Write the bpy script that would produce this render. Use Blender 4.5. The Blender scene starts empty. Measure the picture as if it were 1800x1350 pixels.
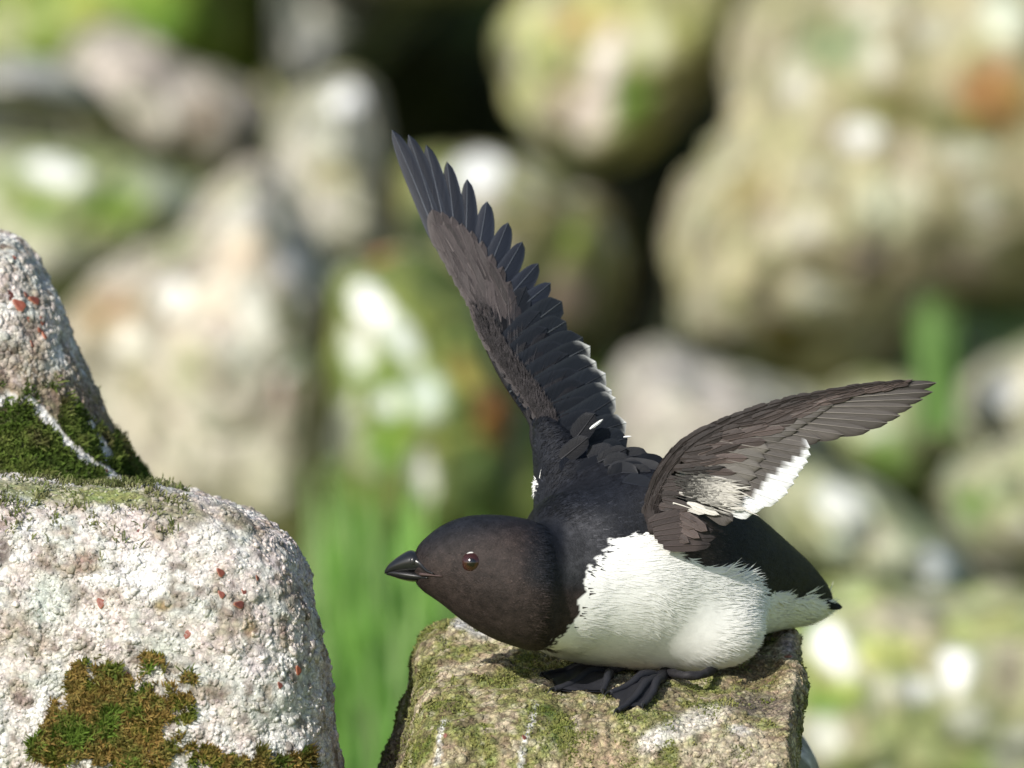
import bpy, bmesh, math
import numpy as np
from mathutils import Vector, Matrix
from mathutils.bvhtree import BVHTree

# ------------------------------------------------------------------ camera
rng = np.random.default_rng(7)
S = bpy.context.scene
COL = S.collection
LENS, SENSOR, D0 = 500.0, 36.0, 5.83          # a long lens, the bird 5.83 m away
K = SENSOR / LENS * D0 / 1800.0               # metres per photo pixel at the bird
PITCH = math.radians(-4.0)
Fw = np.array([0, math.cos(PITCH), math.sin(PITCH)])
Up = np.array([0, -math.sin(PITCH), math.cos(PITCH)])
Rt = np.array([1.0, 0, 0])
def _raw(u, v, d):
    u, v, d = np.broadcast_arrays(*[np.asarray(a, float) for a in (u, v, d)])
    s = K * (D0 + d) / D0
    return ((u - 900) * s)[..., None] * Rt - ((v - 675) * s)[..., None] * Up + (D0 + d)[..., None] * Fw
CAM = np.array([0, 0, 0.5]) - _raw(1100, 1220, 0.0)     # perch top is at (0, 0, 0.5)
def P(u, v, d):
    """photo pixel + distance behind the bird (m) -> world point"""
    return _raw(u, v, d) + CAM
def PX(u, v, dpx):
    return P(u, v, np.asarray(dpx, float) * K)
def UVD(p):
    q = p - CAM
    f = q @ Fw
    s = K * f / D0
    return q @ Rt / s + 900, 675 - q @ Up / s, f - D0

cam = bpy.data.cameras.new('camera'); cob = bpy.data.objects.new('camera', cam); COL.objects.link(cob)
cob.location = CAM; cob.rotation_euler = (math.pi / 2 + PITCH, 0, 0)
cam.lens = LENS; cam.sensor_width = SENSOR; cam.clip_start = 0.05; cam.clip_end = 500
cam.dof.use_dof = True; cam.dof.focus_distance = D0 - 0.03; cam.dof.aperture_fstop = 10.0
S.camera = cob

# ------------------------------------------------------------------ light
to_sun = np.array([-0.47, -0.70, 0.51]); to_sun /= np.linalg.norm(to_sun)
W = bpy.data.worlds.new('World'); S.world = W; W.use_nodes = True
nt = W.node_tree; bgn = nt.nodes['Background']
sky = nt.nodes.new('ShaderNodeTexSky'); sky.sky_type = 'NISHITA'; sky.sun_disc = False
sky.sun_elevation = math.asin(to_sun[2]); sky.sun_rotation = math.atan2(to_sun[0], to_sun[1])
nt.links.new(sky.outputs[0], bgn.inputs[0]); bgn.inputs[1].default_value = 0.11
sl = bpy.data.lights.new('sun', 'SUN'); sl.energy = 4.3; sl.angle = math.radians(0.5); sl.color = (1, .955, .88)
so = bpy.data.objects.new('sun', sl); COL.objects.link(so)
so.rotation_euler = Vector(-to_sun).to_track_quat('-Z', 'Y').to_euler(); so.location = (-3, -3, 5)
S.view_settings.view_transform = 'Standard'; S.view_settings.look = 'None'
S.view_settings.exposure = 0.32; S.view_settings.gamma = 1.0
S.render.engine = 'CYCLES'
S.cycles.use_denoising = True
S.cycles.max_bounces = 5

# ------------------------------------------------------------------ numpy noise
def _h(ix, iy, iz, seed):
    h = (ix * 374761393 + iy * 668265263 + iz * 1274126177 + seed * 974711) & 0xFFFFFFFF
    h = ((h ^ (h >> 13)) * 1274126177) & 0xFFFFFFFF
    h = ((h ^ (h >> 16)) * 2246822519) & 0xFFFFFFFF
    return ((h ^ (h >> 15)) & 0xFFFFFF) / float(0xFFFFFF)
def vnoise(p, seed=0):
    i = np.floor(p).astype(np.int64); f = p - i
    f = f * f * f * (f * (f * 6 - 15) + 10)
    r = 0
    for a in (0, 1):
        for b in (0, 1):
            for c in (0, 1):
                w = (f[:, 0] if a else 1 - f[:, 0]) * (f[:, 1] if b else 1 - f[:, 1]) * (f[:, 2] if c else 1 - f[:, 2])
                r = r + w * _h(i[:, 0] + a, i[:, 1] + b, i[:, 2] + c, seed)
    return r * 2 - 1
def fbm(p, octv=4, seed=0, gain=.5):
    r = 0; a = 1.0; t = 0
    for o in range(octv):
        r = r + a * vnoise(p * (2.03 ** o) + 17.3 * o, seed + o); t += a; a *= gain
    return r / t
def voro(p, seed=0):
    i = np.floor(p).astype(np.int64)
    f1 = np.full(len(p), 9.0); f2 = np.full(len(p), 9.0); cid = np.zeros(len(p))
    for a in (-1, 0, 1):
        for b in (-1, 0, 1):
            for c in (-1, 0, 1):
                x, y, z = i[:, 0] + a, i[:, 1] + b, i[:, 2] + c
                q = np.stack([x + _h(x, y, z, seed), y + _h(x, y, z, seed + 1), z + _h(x, y, z, seed + 2)], 1)
                d = np.sqrt(((q - p) ** 2).sum(1))
                nf = d < f1
                f2 = np.where(nf, f1, np.minimum(f2, d)); cid = np.where(nf, _h(x, y, z, seed + 3), cid); f1 = np.where(nf, d, f1)
    return f1, f2 - f1, cid
def sst(a, b, x):
    t = np.clip((x - a) / (b - a), 0, 1); return t * t * (3 - 2 * t)
def nrm(a):
    return a / (np.linalg.norm(a, axis=-1, keepdims=True) + 1e-12)
def lerp(a, b, t):
    return a + (b - a) * t
def mixc(c, col, m):
    return c + (np.asarray(col)[None, :] - c) * m[:, None]

# ------------------------------------------------------------------ mesh + object helpers
def mesh_data(name, verts, polys, col=None, fuv=None, smooth=True):
    """polys: list of int arrays (n,3) / (n,4)"""
    me = bpy.data.meshes.new(name)
    verts = np.asarray(verts, np.float32)
    polys = [np.asarray(p, np.int32) for p in polys if len(p)]
    me.vertices.add(len(verts)); me.vertices.foreach_set('co', verts.ravel())
    lv = np.concatenate([p.ravel() for p in polys])
    tot = np.concatenate([np.full(len(p), p.shape[1], np.int32) for p in polys])
    st = np.concatenate([[0], np.cumsum(tot)[:-1]]).astype(np.int32)
    me.loops.add(len(lv)); me.loops.foreach_set('vertex_index', lv)
    me.polygons.add(len(tot)); me.polygons.foreach_set('loop_start', st); me.polygons.foreach_set('loop_total', tot)
    me.polygons.foreach_set('use_smooth', np.full(len(tot), smooth))
    if col is not None:
        a = me.color_attributes.new('Col', 'FLOAT_COLOR', 'POINT')
        a.data.foreach_set('color', np.concatenate([np.clip(col, 0, 1), np.ones((len(col), 1))], 1).astype(np.float32).ravel())
    if fuv is not None:
        a = me.attributes.new('fuv', 'FLOAT_VECTOR', 'POINT'); a.data.foreach_set('vector', np.asarray(fuv, np.float32).ravel())
    me.update(calc_edges=True); me.validate()
    return me
def world_base(o):
    b = np.zeros(3)
    while o is not None:
        b = b + np.array(o.location); o = o.parent
    return b
def mk(name, verts, polys, mat, parent=None, base=None, col=None, fuv=None, smooth=True):
    """verts in world space; the object sits at its base (top level) or on its parent's origin"""
    verts = np.asarray(verts, float)
    org = world_base(parent) if parent is not None else (np.zeros(3) if base is None else np.asarray(base, float))
    o = bpy.data.objects.new(name, mesh_data(name, verts - org, polys, col, fuv, smooth))
    if parent is not None: o.parent = parent
    else: o.location = org
    o.data.materials.append(mat); COL.objects.link(o)
    return o
def tag(o, label, cat=None, group=None, kind=None):
    o['label'] = label
    if cat: o['category'] = cat
    if group: o['group'] = group
    if kind: o['kind'] = kind
    return o
def vnormals(v, tris):
    n = np.zeros_like(v)
    fn = np.cross(v[tris[:, 1]] - v[tris[:, 0]], v[tris[:, 2]] - v[tris[:, 0]])
    for k in range(3): np.add.at(n, tris[:, k], fn)
    return nrm(n)
_ico = {}
def ico(level):
    if level not in _ico:
        bm = bmesh.new(); bmesh.ops.create_icosphere(bm, subdivisions=level, radius=1)
        me = bpy.data.meshes.new('t'); bm.to_mesh(me); bm.free()
        v = np.empty(len(me.vertices) * 3); me.vertices.foreach_get('co', v)
        f = np.empty(len(me.loops), np.int32); me.loops.foreach_get('vertex_index', f)
        bpy.data.meshes.remove(me); _ico[level] = (nrm(v.reshape(-1, 3)), f.reshape(-1, 3))
    return _ico[level]
def strands(p, n, d, L, Wd, lift, col, tipcol=None):
    """tapered curved ribbons: p roots, n normals, d directions"""
    d = nrm(d - n * (d * n).sum(1, keepdims=True)); s = np.cross(d, n)
    L = L[:, None]; Wd = Wd[:, None]; lift = lift[:, None]
    m = p + d * L * .5 + n * L * lift * .62
    t = p + d * L + n * L * lift * .75
    V = np.stack([p - s * Wd * .8, p + s * Wd * .8, m - s * Wd, m + s * Wd, t], 1)
    i = np.arange(len(p))[:, None] * 5
    q = i + np.array([[0, 1, 3, 2]]); tr = i + np.array([[2, 3, 4]])
    C = np.repeat(col[:, None, :], 5, 1).copy()
    if tipcol is not None: C[:, 4] = tipcol
    return V.reshape(-1, 3), [q, tr], C.reshape(-1, 3)
def sample(v, tris, n, wt=None):
    a = np.linalg.norm(np.cross(v[tris[:, 1]] - v[tris[:, 0]], v[tris[:, 2]] - v[tris[:, 0]]), axis=1)
    if wt is not None: a = a * wt[tris].mean(1)
    t = rng.choice(len(tris), n, p=a / a.sum())
    r = rng.random((n, 2)); fl = r.sum(1) > 1; r[fl] = 1 - r[fl]
    w = np.stack([1 - r.sum(1), r[:, 0], r[:, 1]], 1)
    return tris[t], w
def at(arr, tri, w):
    return (arr[tri] * w[..., None]).sum(1)
def tube(path, rad, seg=10, flat=1.0, nrmdir=None):
    """tapered tube through world points"""
    path = np.asarray(path, float); rad = np.asarray(rad, float); m = len(path)
    tan = nrm(np.gradient(path, axis=0)); ref = nrm(np.asarray(nrmdir if nrmdir is not None else -Fw, float))
    a = nrm(np.cross(tan, ref)); b = np.cross(a, tan)
    th = np.linspace(0, 2 * np.pi, seg, endpoint=False)
    V = path[:, None] + rad[:, None, None] * (np.cos(th)[None, :, None] * a[:, None] + flat * np.sin(th)[None, :, None] * b[:, None])
    V = np.concatenate([V.reshape(-1, 3), path[:1], path[-1:]])
    j = np.arange(seg); j2 = (j + 1) % seg
    q = np.concatenate([np.stack([i * seg + j, i * seg + j2, (i + 1) * seg + j2, (i + 1) * seg + j], 1) for i in range(m - 1)])
    t = np.concatenate([np.stack([np.full(seg, m * seg), j2, j], 1), np.stack([np.full(seg, m * seg + 1), (m - 1) * seg + j, (m - 1) * seg + j2], 1)])
    return V, [q, t]
def smooth_path(pts, n):
    pts = np.asarray(pts, float); m = len(pts)
    q = np.concatenate([[2 * pts[0] - pts[1]], pts, [2 * pts[-1] - pts[-2]]])
    x = np.linspace(0, m - 1, n); i = np.minimum(x.astype(int), m - 2); t = (x - i)[:, None]
    a, b, c, d = q[i], q[i + 1], q[i + 2], q[i + 3]
    return .5 * (2 * b + (c - a) * t + (2 * a - 5 * b + 4 * c - d) * t ** 2 + (3 * b - 3 * c + d - a) * t ** 3)

# ------------------------------------------------------------------ materials
def newmat(name):
    m = bpy.data.materials.new(name); m.use_nodes = True
    return m, m.node_tree, m.node_tree.nodes['Principled BSDF']
def node(t, kind, **kw):
    n = t.nodes.new(kind)
    for k, v in kw.items():
        if k in n.inputs: n.inputs[k].default_value = v
        else: setattr(n, k, v)
    return n
def rock_material(name, fine=900., speck=260., crack=330., crack_amt=.5, contrast=.35, bump=.5, rough=.92):
    """vertex colour carries the patches of lichen, moss and painted shade; nodes add grain, crust cracks and specks"""
    m, t, b = newmat(name); L = t.links.new
    tc = node(t, 'ShaderNodeTexCoord')
    at_ = node(t, 'ShaderNodeAttribute', attribute_name='Col')
    n1 = node(t, 'ShaderNodeTexNoise', Scale=fine, Detail=5.0, Roughness=.7); L(tc.outputs['Object'], n1.inputs['Vector'])
    n2 = node(t, 'ShaderNodeTexNoise', Scale=speck, Detail=3.0, Roughness=.6); L(tc.outputs['Object'], n2.inputs['Vector'])
    mr = node(t, 'ShaderNodeMapRange'); mr.inputs[1].default_value = .3; mr.inputs[2].default_value = .7
    mr.inputs[3].default_value = 1 - contrast; mr.inputs[4].default_value = 1 + contrast; L(n1.outputs[0], mr.inputs[0])
    mr2 = node(t, 'ShaderNodeMapRange'); mr2.inputs[1].default_value = .35; mr2.inputs[2].default_value = .65
    mr2.inputs[3].default_value = 1 - contrast * .8; mr2.inputs[4].default_value = 1 + contrast * .8; L(n2.outputs[0], mr2.inputs[0])
    mu = node(t, 'ShaderNodeMath', operation='MULTIPLY'); L(mr.outputs[0], mu.inputs[0]); L(mr2.outputs[0], mu.inputs[1])
    vo = node(t, 'ShaderNodeTexVoronoi', feature='DISTANCE_TO_EDGE', Scale=crack)
    wob = node(t, 'ShaderNodeVectorMath', operation='MULTIPLY_ADD'); wob.inputs[1].default_value = (.004,) * 3
    L(n2.outputs[1], wob.inputs[0]); L(tc.outputs['Object'], wob.inputs[2]); L(wob.outputs[0], vo.inputs['Vector'])
    cr = node(t, 'ShaderNodeMapRange'); cr.inputs[1].default_value = .0; cr.inputs[2].default_value = .16
    cr.inputs[3].default_value = 1 - crack_amt; cr.inputs[4].default_value = 1; L(vo.outputs[0], cr.inputs[0])
    mu2 = node(t, 'ShaderNodeMath', operation='MULTIPLY'); L(mu.outputs[0], mu2.inputs[0]); L(cr.outputs[0], mu2.inputs[1])
    vm = node(t, 'ShaderNodeVectorMath', operation='SCALE'); L(at_.outputs['Color'], vm.inputs[0]); L(mu2.outputs[0], vm.inputs[3])
    hs = node(t, 'ShaderNodeHueSaturation'); hu = node(t, 'ShaderNodeMapRange')
    n3 = node(t, 'ShaderNodeTexNoise', Scale=speck * .8, Detail=2.0); L(tc.outputs['Object'], n3.inputs['Vector'])
    hu.inputs[1].default_value = .3; hu.inputs[2].default_value = .7; hu.inputs[3].default_value = .47; hu.inputs[4].default_value = .53
    L(n3.outputs[0], hu.inputs[0]); L(hu.outputs[0], hs.inputs['Hue']); L(vm.outputs[0], hs.inputs['Color'])
    L(hs.outputs[0], b.inputs['Base Color'])
    b.inputs['Roughness'].default_value = rough; b.inputs['Specular IOR Level'].default_value = .2
    ad = node(t, 'ShaderNodeMath', operation='MULTIPLY_ADD'); ad.inputs[1].default_value = .5
    L(cr.outputs[0], ad.inputs[0]); L(n1.outputs[0], ad.inputs[2])
    bp = node(t, 'ShaderNodeBump', Strength=bump, Distance=.0012); L(ad.outputs[0], bp.inputs['Height']); L(bp.outputs[0], b.inputs['Normal'])
    return m
M_crust = rock_material('lichen_rock', 900, 300, 330, .35, .26, .6)
M_perch = rock_material('mossy_rock', 800, 330, 300, .5, .36, .7)
M_back = rock_material('scree_rock', 240, 60, 60, .2, .34, .5)
M_ground = rock_material('turf', 120, 30, 60, .1, .35, .5)
def colmat(name, rough=.7, spec=.3, sheen=0., barb=0., translucent=0., fleck=0.):
    m, t, b = newmat(name); L = t.links.new
    a = node(t, 'ShaderNodeAttribute', attribute_name='Col'); src = a.outputs['Color']
    if barb:
        fu = node(t, 'ShaderNodeAttribute', attribute_name='fuv')
        sx = node(t, 'ShaderNodeSeparateXYZ'); L(fu.outputs['Vector'], sx.inputs[0])
        ab = node(t, 'ShaderNodeMath', operation='ABSOLUTE'); L(sx.outputs[0], ab.inputs[0])
        ma = node(t, 'ShaderNodeMath', operation='MULTIPLY_ADD'); ma.inputs[1].default_value = -.28   # barbs slant towards the tip
        L(ab.outputs[0], ma.inputs[0]); L(sx.outputs[1], ma.inputs[2])
        cb = node(t, 'ShaderNodeCombineXYZ'); L(ma.outputs[0], cb.inputs[0]); L(sx.outputs[2], cb.inputs[1])
        ns = node(t, 'ShaderNodeTexNoise', Scale=38.0, Detail=3.0, Roughness=.7); L(cb.outputs[0], ns.inputs['Vector'])
        mr = node(t, 'ShaderNodeMapRange'); mr.inputs[1].default_value = .3; mr.inputs[2].default_value = .7
        mr.inputs[3].default_value = 1 - barb; mr.inputs[4].default_value = 1 + barb; L(ns.outputs[0], mr.inputs[0])
        vm = node(t, 'ShaderNodeVectorMath', operation='SCALE'); L(src, vm.inputs[0]); L(mr.outputs[0], vm.inputs[3]); src = vm.outputs[0]
        bp = node(t, 'ShaderNodeBump', Strength=.35, Distance=.0004); L(ns.outputs[0], bp.inputs['Height']); L(bp.outputs[0], b.inputs['Normal'])
    if fleck:
        tc = node(t, 'ShaderNodeTexCoord'); ns = node(t, 'ShaderNodeTexNoise', Scale=1300.0, Detail=3.0, Roughness=.7); L(tc.outputs['Object'], ns.inputs['Vector'])
        nb = node(t, 'ShaderNodeTexNoise', Scale=260.0, Detail=2.0); L(tc.outputs['Object'], nb.inputs['Vector'])
        av = node(t, 'ShaderNodeMath', operation='ADD'); L(ns.outputs[0], av.inputs[0]); L(nb.outputs[0], av.inputs[1])
        # dark feathers vary a lot, white ones hardly
        lum = node(t, 'ShaderNodeSeparateXYZ'); L(src, lum.inputs[0])
        am = node(t, 'ShaderNodeMapRange'); am.inputs[1].default_value = .02; am.inputs[2].default_value = .4; am.inputs[3].default_value = fleck; am.inputs[4].default_value = .05; L(lum.outputs[0], am.inputs[0])
        ce = node(t, 'ShaderNodeMath', operation='SUBTRACT'); L(av.outputs[0], ce.inputs[0]); ce.inputs[1].default_value = 1.0
        mu = node(t, 'ShaderNodeMath', operation='MULTIPLY'); L(ce.outputs[0], mu.inputs[0]); L(am.outputs[0], mu.inputs[1])
        ma = node(t, 'ShaderNodeMath', operation='MULTIPLY_ADD'); L(mu.outputs[0], ma.inputs[0]); ma.inputs[1].default_value = 3.2; ma.inputs[2].default_value = 1.0
        vm = node(t, 'ShaderNodeVectorMath', operation='SCALE'); L(src, vm.inputs[0]); L(ma.outputs[0], vm.inputs[3]); src = vm.outputs[0]
        bp = node(t, 'ShaderNodeBump', Strength=.5, Distance=.0006); L(ns.outputs[0], bp.inputs['Height']); L(bp.outputs[0], b.inputs['Normal'])
        bs = node(t, 'ShaderNodeMapRange'); bs.inputs[1].default_value = .05; bs.inputs[2].default_value = .4; bs.inputs[3].default_value = .55; bs.inputs[4].default_value = .06
        L(lum.outputs[0], bs.inputs[0]); L(bs.outputs[0], bp.inputs['Strength'])
    L(src, b.inputs['Base Color'])
    b.inputs['Roughness'].default_value = rough; b.inputs['Specular IOR Level'].default_value = spec
    b.inputs['Sheen Weight'].default_value = sheen; b.inputs['Sheen Roughness'].default_value = .5
    if translucent:
        tr = node(t, 'ShaderNodeBsdfTranslucent'); L(src, tr.inputs[0])
        mx = node(t, 'ShaderNodeMixShader'); mx.inputs[0].default_value = translucent
        L(b.outputs[0], mx.inputs[1]); L(tr.outputs[0], mx.inputs[2]); L(mx.outputs[0], t.nodes['Material Output'].inputs[0])
    return m
M_plume = colmat('plumage', .6, .2, 0, fleck=.5)
M_feather = colmat('feather', .5, .22, 0, .28, .06)
M_skin = colmat('webbed_skin', .62, .25)
M_horn = colmat('bill_horn', .28, .5)
M_eye = colmat('eye_gloss', .04, .8)
M_moss = colmat('moss_shoots', .8, .15, 0, 0, .25)
M_grass = colmat('grass_blades', .55, .3, 0, 0, .4)
M_cup = colmat('lichen_cup', .5, .4)

# ------------------------------------------------------------------ ground: a slope rising behind the bird
def zpt(v, d): return float(P(900., v, d)[2])
_gd = np.array([-80, -6, -1, 0., 1.0, 1.6, 2.0, 3.0, 3.7, 4.3, 5.2, 9, 20, 90])
_gz = np.array([-.5, -.25, -.05, 0., .02, zpt(1500, 1.6), zpt(1330, 2.0), zpt(1000, 3.0), zpt(720, 3.7), zpt(520, 4.3), zpt(250, 5.2), 2.3, 8., 42.])
def ground_z(x, y):
    d = y
    z = np.interp(d, _gd, _gz)
    p = np.stack([x * 3, y * 3, x * 0], 1)
    return z + .03 * fbm(p, 4, 5) * np.clip(np.abs(y) / 1.5, .2, 1) + .4 * fbm(p * .1, 3, 9) * np.clip((np.abs(y) - 5) / 10, 0, 1)
gx = np.concatenate([-np.geomspace(90, 1.6, 40), np.linspace(-1.5, 1.5, 150), np.geomspace(1.6, 90, 40)])
gy = np.concatenate([-np.geomspace(80, 1.1, 30), np.linspace(-1, 5.5, 240), np.geomspace(5.6, 90, 40)])
GX, GY = np.meshgrid(gx, gy); gv = np.stack([GX.ravel(), GY.ravel(), ground_z(GX.ravel(), GY.ravel())], 1)
nx, ny = len(gx), len(gy); ii, jj = np.meshgrid(np.arange(nx - 1), np.arange(ny - 1)); b0 = (jj * nx + ii).ravel()
gc = np.tile([[.17, .235, .055]], (len(gv), 1)); a = fbm(gv * 9, 4, 3); b = fbm(gv * 16 + 5, 3, 8)
gc = mixc(gc, (.33, .34, .12), sst(.0, .35, a)); gc = mixc(gc, (.10, .15, .03), sst(.05, .4, -a)); gc = mixc(gc, (.22, .16, .09), sst(.2, .5, b) * .7)
tag(mk('ground', gv, [np.stack([b0, b0 + 1, b0 + nx + 1, b0 + nx], 1)], M_ground, col=gc), 'green mossy turf sloping up between the boulders', 'ground', kind='structure')

# ------------------------------------------------------------------ rocks
def star(outline, c, th):
    o = smooth_path(np.array(list(outline) + [outline[0]], float), len(outline) * 14)[:-1]
    dx = o - np.array(c)[None]; ang = np.arctan2(dx[:, 1], dx[:, 0]); r = np.hypot(dx[:, 0], dx[:, 1])
    k = np.argsort(ang); ang, r = ang[k], r[k]
    return np.interp(th, np.concatenate([ang[-1:] - 2 * np.pi, ang, ang[:1] + 2 * np.pi]), np.concatenate([r[-1:], r, r[:1]]))
def rock_shape(outline, d, hd, level, pw=3.0, c=None, shift=None, amp=.01, freq=12., facet=.0, seed=0, ffreq=None, cube=0):
    """a solid stone: outline seen from the front, rounded through its depth, roughened by noise"""
    V, T = ico(level)
    c = np.mean(outline, 0) if c is None else np.array(c, float)
    th = np.arctan2(V[:, 1], V[:, 0]); rho = np.hypot(V[:, 0], V[:, 1]); y = V[:, 2]
    s = (rho ** pw + np.abs(y) ** pw) ** (-1 / pw)
    r = star(outline, c, th)
    u = c[0] + r * rho * s * np.cos(th); v = c[1] + r * rho * s * np.sin(th); dd = d + hd * y * s
    if shift is not None: v = v + shift(u, v, dd)
    p = P(u, v, dd); n = vnormals(p, T)
    if ((p - p.mean(0)) * n).sum() < 0: T = T[:, ::-1]; n = -n
    disp = amp * fbm(p * freq, 5, seed, .55)
    if facet:
        f1, e, cid = voro(p * (ffreq or freq * .8) + .15 * fbm(p * freq, 2, seed + 4)[:, None], seed + 2)
        disp = disp + facet * (cid - .5) * sst(0, .25, e) - facet * .7 * (1 - sst(0, .12, e))
    p = p + n * disp[:, None]
    return p, T, vnormals(p, T)
def stain_shade(p, n, c, items, seed=0):
    """patches of lichen, moss, droppings and painted shade, each an ellipsoid of colour where its stone is hit"""
    u, v, d = UVD(p)
    wob = fbm(p * 38, 3, seed + 31) * .55; front = (n @ Fw) < .25
    for it in items:
        su, sv, ru, rv, ang, col = it[:6]; soft = it[6] if len(it) > 6 else .45
        q = np.where(front, (u - su) ** 2 + (v - sv) ** 2, 1e12); k = np.argmin(q)
        sc = K * (D0 + d[k]) / D0; off = p - p[k]
        du = off @ Rt / sc + (u[k] - su); dv = -(off @ Up) / sc + (v[k] - sv); dz = off @ Fw / sc
        a = math.radians(ang); x = du * math.cos(a) + dv * math.sin(a); y = -du * math.sin(a) + dv * math.cos(a)
        r = np.sqrt((x / ru) ** 2 + (y / rv) ** 2 + (dz / (2.2 * max(ru, rv))) ** 2) + wob * .6
        c = mixc(c, col, 1 - sst(1 - soft, 1 + soft, r))
    return c
back_rocks = {}
def back_rock(key, label, outline, d, hd, c1, c2, stain_shades=(), level=6, pw=2.6, amp=.014, freq=14, facet=.010, seed=0, mott=.6, c=None, cat='boulder', name='boulder'):
    p, T, n = rock_shape(outline, d, hd, level, pw, c, None, amp, freq, facet, seed)
    sc = 26.
    a = fbm(p * sc, 4, seed + 11); b = fbm(p * sc * 1.9 + 9, 4, seed + 12, .7); g = fbm(p * sc * .7 + 3, 3, seed + 13)
    col = np.tile([c1], (len(p), 1)); col = mixc(col, c2, sst(-.25, .3, a))
    col = mixc(col, np.array(c1) * .45, sst(.12, .36, b) * mott); col = mixc(col, np.minimum(np.array(c1) * 1.35, .72), sst(.14, .36, -b) * mott)
    pal = np.array([np.array(c1) * .35, np.array(c2) * 1.3, (.52, .51, .46), np.array(c1) * .55 + [.02, .04, 0], np.array(c1) * 1.3, (.22, .22, .10), np.array(c2) * .6, (.40, .37, .31)])
    if max(c1) < .1: pal = pal * .12  # stones coloured as shade keep a dark mottling
    for fq, sd_ in ((15., 71), (27., 72), (44., 73)):
        f1, e_, cid = voro(p * fq + .5 * fbm(p * 30, 2, seed)[:, None], seed + sd_)
        pc_ = pal[np.minimum((cid * len(pal)).astype(int), len(pal) - 1)]; mk_ = (1 - sst(.22, .55, f1)) * mott * 1.15
        col = col + (pc_ - col) * np.clip(mk_, 0, 1)[:, None]
    up = sst(.2, .8, n[:, 2]); col = mixc(col, (.17, .21, .06), up * sst(0., .3, g) * .6)
    col = stain_shade(p, n, col, stain_shades, seed)
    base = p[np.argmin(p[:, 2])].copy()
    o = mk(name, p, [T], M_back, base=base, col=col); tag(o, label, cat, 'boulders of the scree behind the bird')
    back_rocks[key] = (p, T, n); return o

wht = (.78, .79, .74)
back_rock('A', 'rounded pinkish beige boulder below the grassy bank, beside the flat slab', [(85, 130), (130, 68), (200, 48), (270, 62), (325, 108), (400, 138), (455, 178), (475, 240), (450, 310), (330, 330), (230, 320), (160, 290), (120, 220)], 3.3, .16,
    (.46, .41, .35), (.38, .34, .29), [(345, 205, 26, 40, 20, (.13, .09, .04)), (235, 95, 45, 30, 10, (.55, .5, .45)), (300, 190, 40, 30, 0, (.5, .46, .4)), (430, 262, 50, 26, -10, (.07, .075, .08)), (240, 180, 25, 22, 0, (.27, .27, .19)), (370, 265, 40, 24, -20, (.36, .35, .34)), (425, 195, 26, 24, 0, (.5, .45, .4))], seed=1)
back_rock('A2', 'flat grey slab overhanging a dark hollow beside the pinkish boulder', [(-160, 118), (-20, 102), (70, 112), (150, 142), (178, 175), (150, 192), (40, 184), (-160, 178)], 3.05, .17, (.38, .38, .34), (.32, .32, .28), [(60, 130, 60, 14, 8, (.46, .46, .43))], seed=2, amp=.006, facet=.004)
back_rock('A3', 'stone recessed under the flat slab, coloured dark grey as if in its shade', [(-160, 150), (180, 150), (190, 230), (170, 290), (-160, 290)], 3.45, .12, (.12, .12, .10), (.08, .085, .075), seed=3, amp=.008)  # dark grey includes the slab's shade over the hollow
back_rock('N', 'high turf-covered boulder with bright green grass on top', [(-260, -330), (300, -330), (520, -240), (500, -40), (470, 90), (430, 170), (300, 180), (100, 190), (-260, 190)], 3.75, .3, (.28, .37, .07), (.36, .42, .13),
    [(50, 70, 30, 60, 20, (.17, .27, .03)), (300, 20, 90, 50, 0, (.15, .26, .04)), (420, 40, 50, 40, 0, (.34, .40, .14)), (390, 110, 60, 30, 20, (.13, .18, .04)), (10, 60, 30, 60, 0, (.36, .37, .22)), (150, 20, 60, 30, 0, (.3, .36, .1))], seed=4, mott=.35)
back_rock('M', 'low mossy green stone marked with a flat white patch, below the slab', [(-180, 262), (0, 246), (130, 252), (250, 272), (330, 300), (385, 335), (400, 410), (350, 470), (280, 520), (150, 560), (-180, 580)], 2.95, .17, (.22, .27, .09), (.32, .34, .20),
    [(200, 365, 60, 35, 0, (.17, .25, .05)), (95, 302, 62, 24, 12, wht, .3), (60, 365, 40, 30, 0, (.16, .22, .06)), (110, 470, 110, 34, 0, (.42, .41, .34)), (300, 330, 50, 40, 0, (.38, .41, .30)), (40, 420, 50, 30, 0, (.38, .38, .27))], seed=5)
back_rock('Gd', 'grey-green boulder with shade in its colour, leaning over the dark cave', [(490, -190), (790, -190), (772, -10), (730, 40), (670, 105), (580, 152), (505, 172), (475, 110), (475, 20)], 3.6, .2, (.14, .15, .13), (.10, .11, .095), [(565, 90, 26, 26, 0, (.34, .34, .35)), (700, 25, 40, 24, -30, (.33, .33, .30)), (490, 30, 25, 50, 0, (.26, .29, .28)), (610, 20, 40, 30, 0, (.10, .11, .09))], seed=6)  # base colours darkened to a shaded look
back_rock('shade_roof', 'big unseen boulder added above the view to shade the cave', [(380, -560), (1080, -560), (1060, -180), (960, -40), (840, -12), (740, -6), (600, -40), (420, -120)], 3.5, .36, (.3, .29, .2), (.22, .23, .14), seed=7, pw=3.5, c=(720, -300))  # added out of view above, to cast shade into the cave
back_rock('cave', 'stone painted near black as the shade at the back of the cave', [(520, -120), (1080, -120), (1120, 200), (1060, 420), (700, 430), (560, 330)], 4.15, .2, (.028, .032, .014), (.020, .022, .012), seed=8, mott=.3)  # near-black colour stands in for the shade inside the cave
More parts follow.
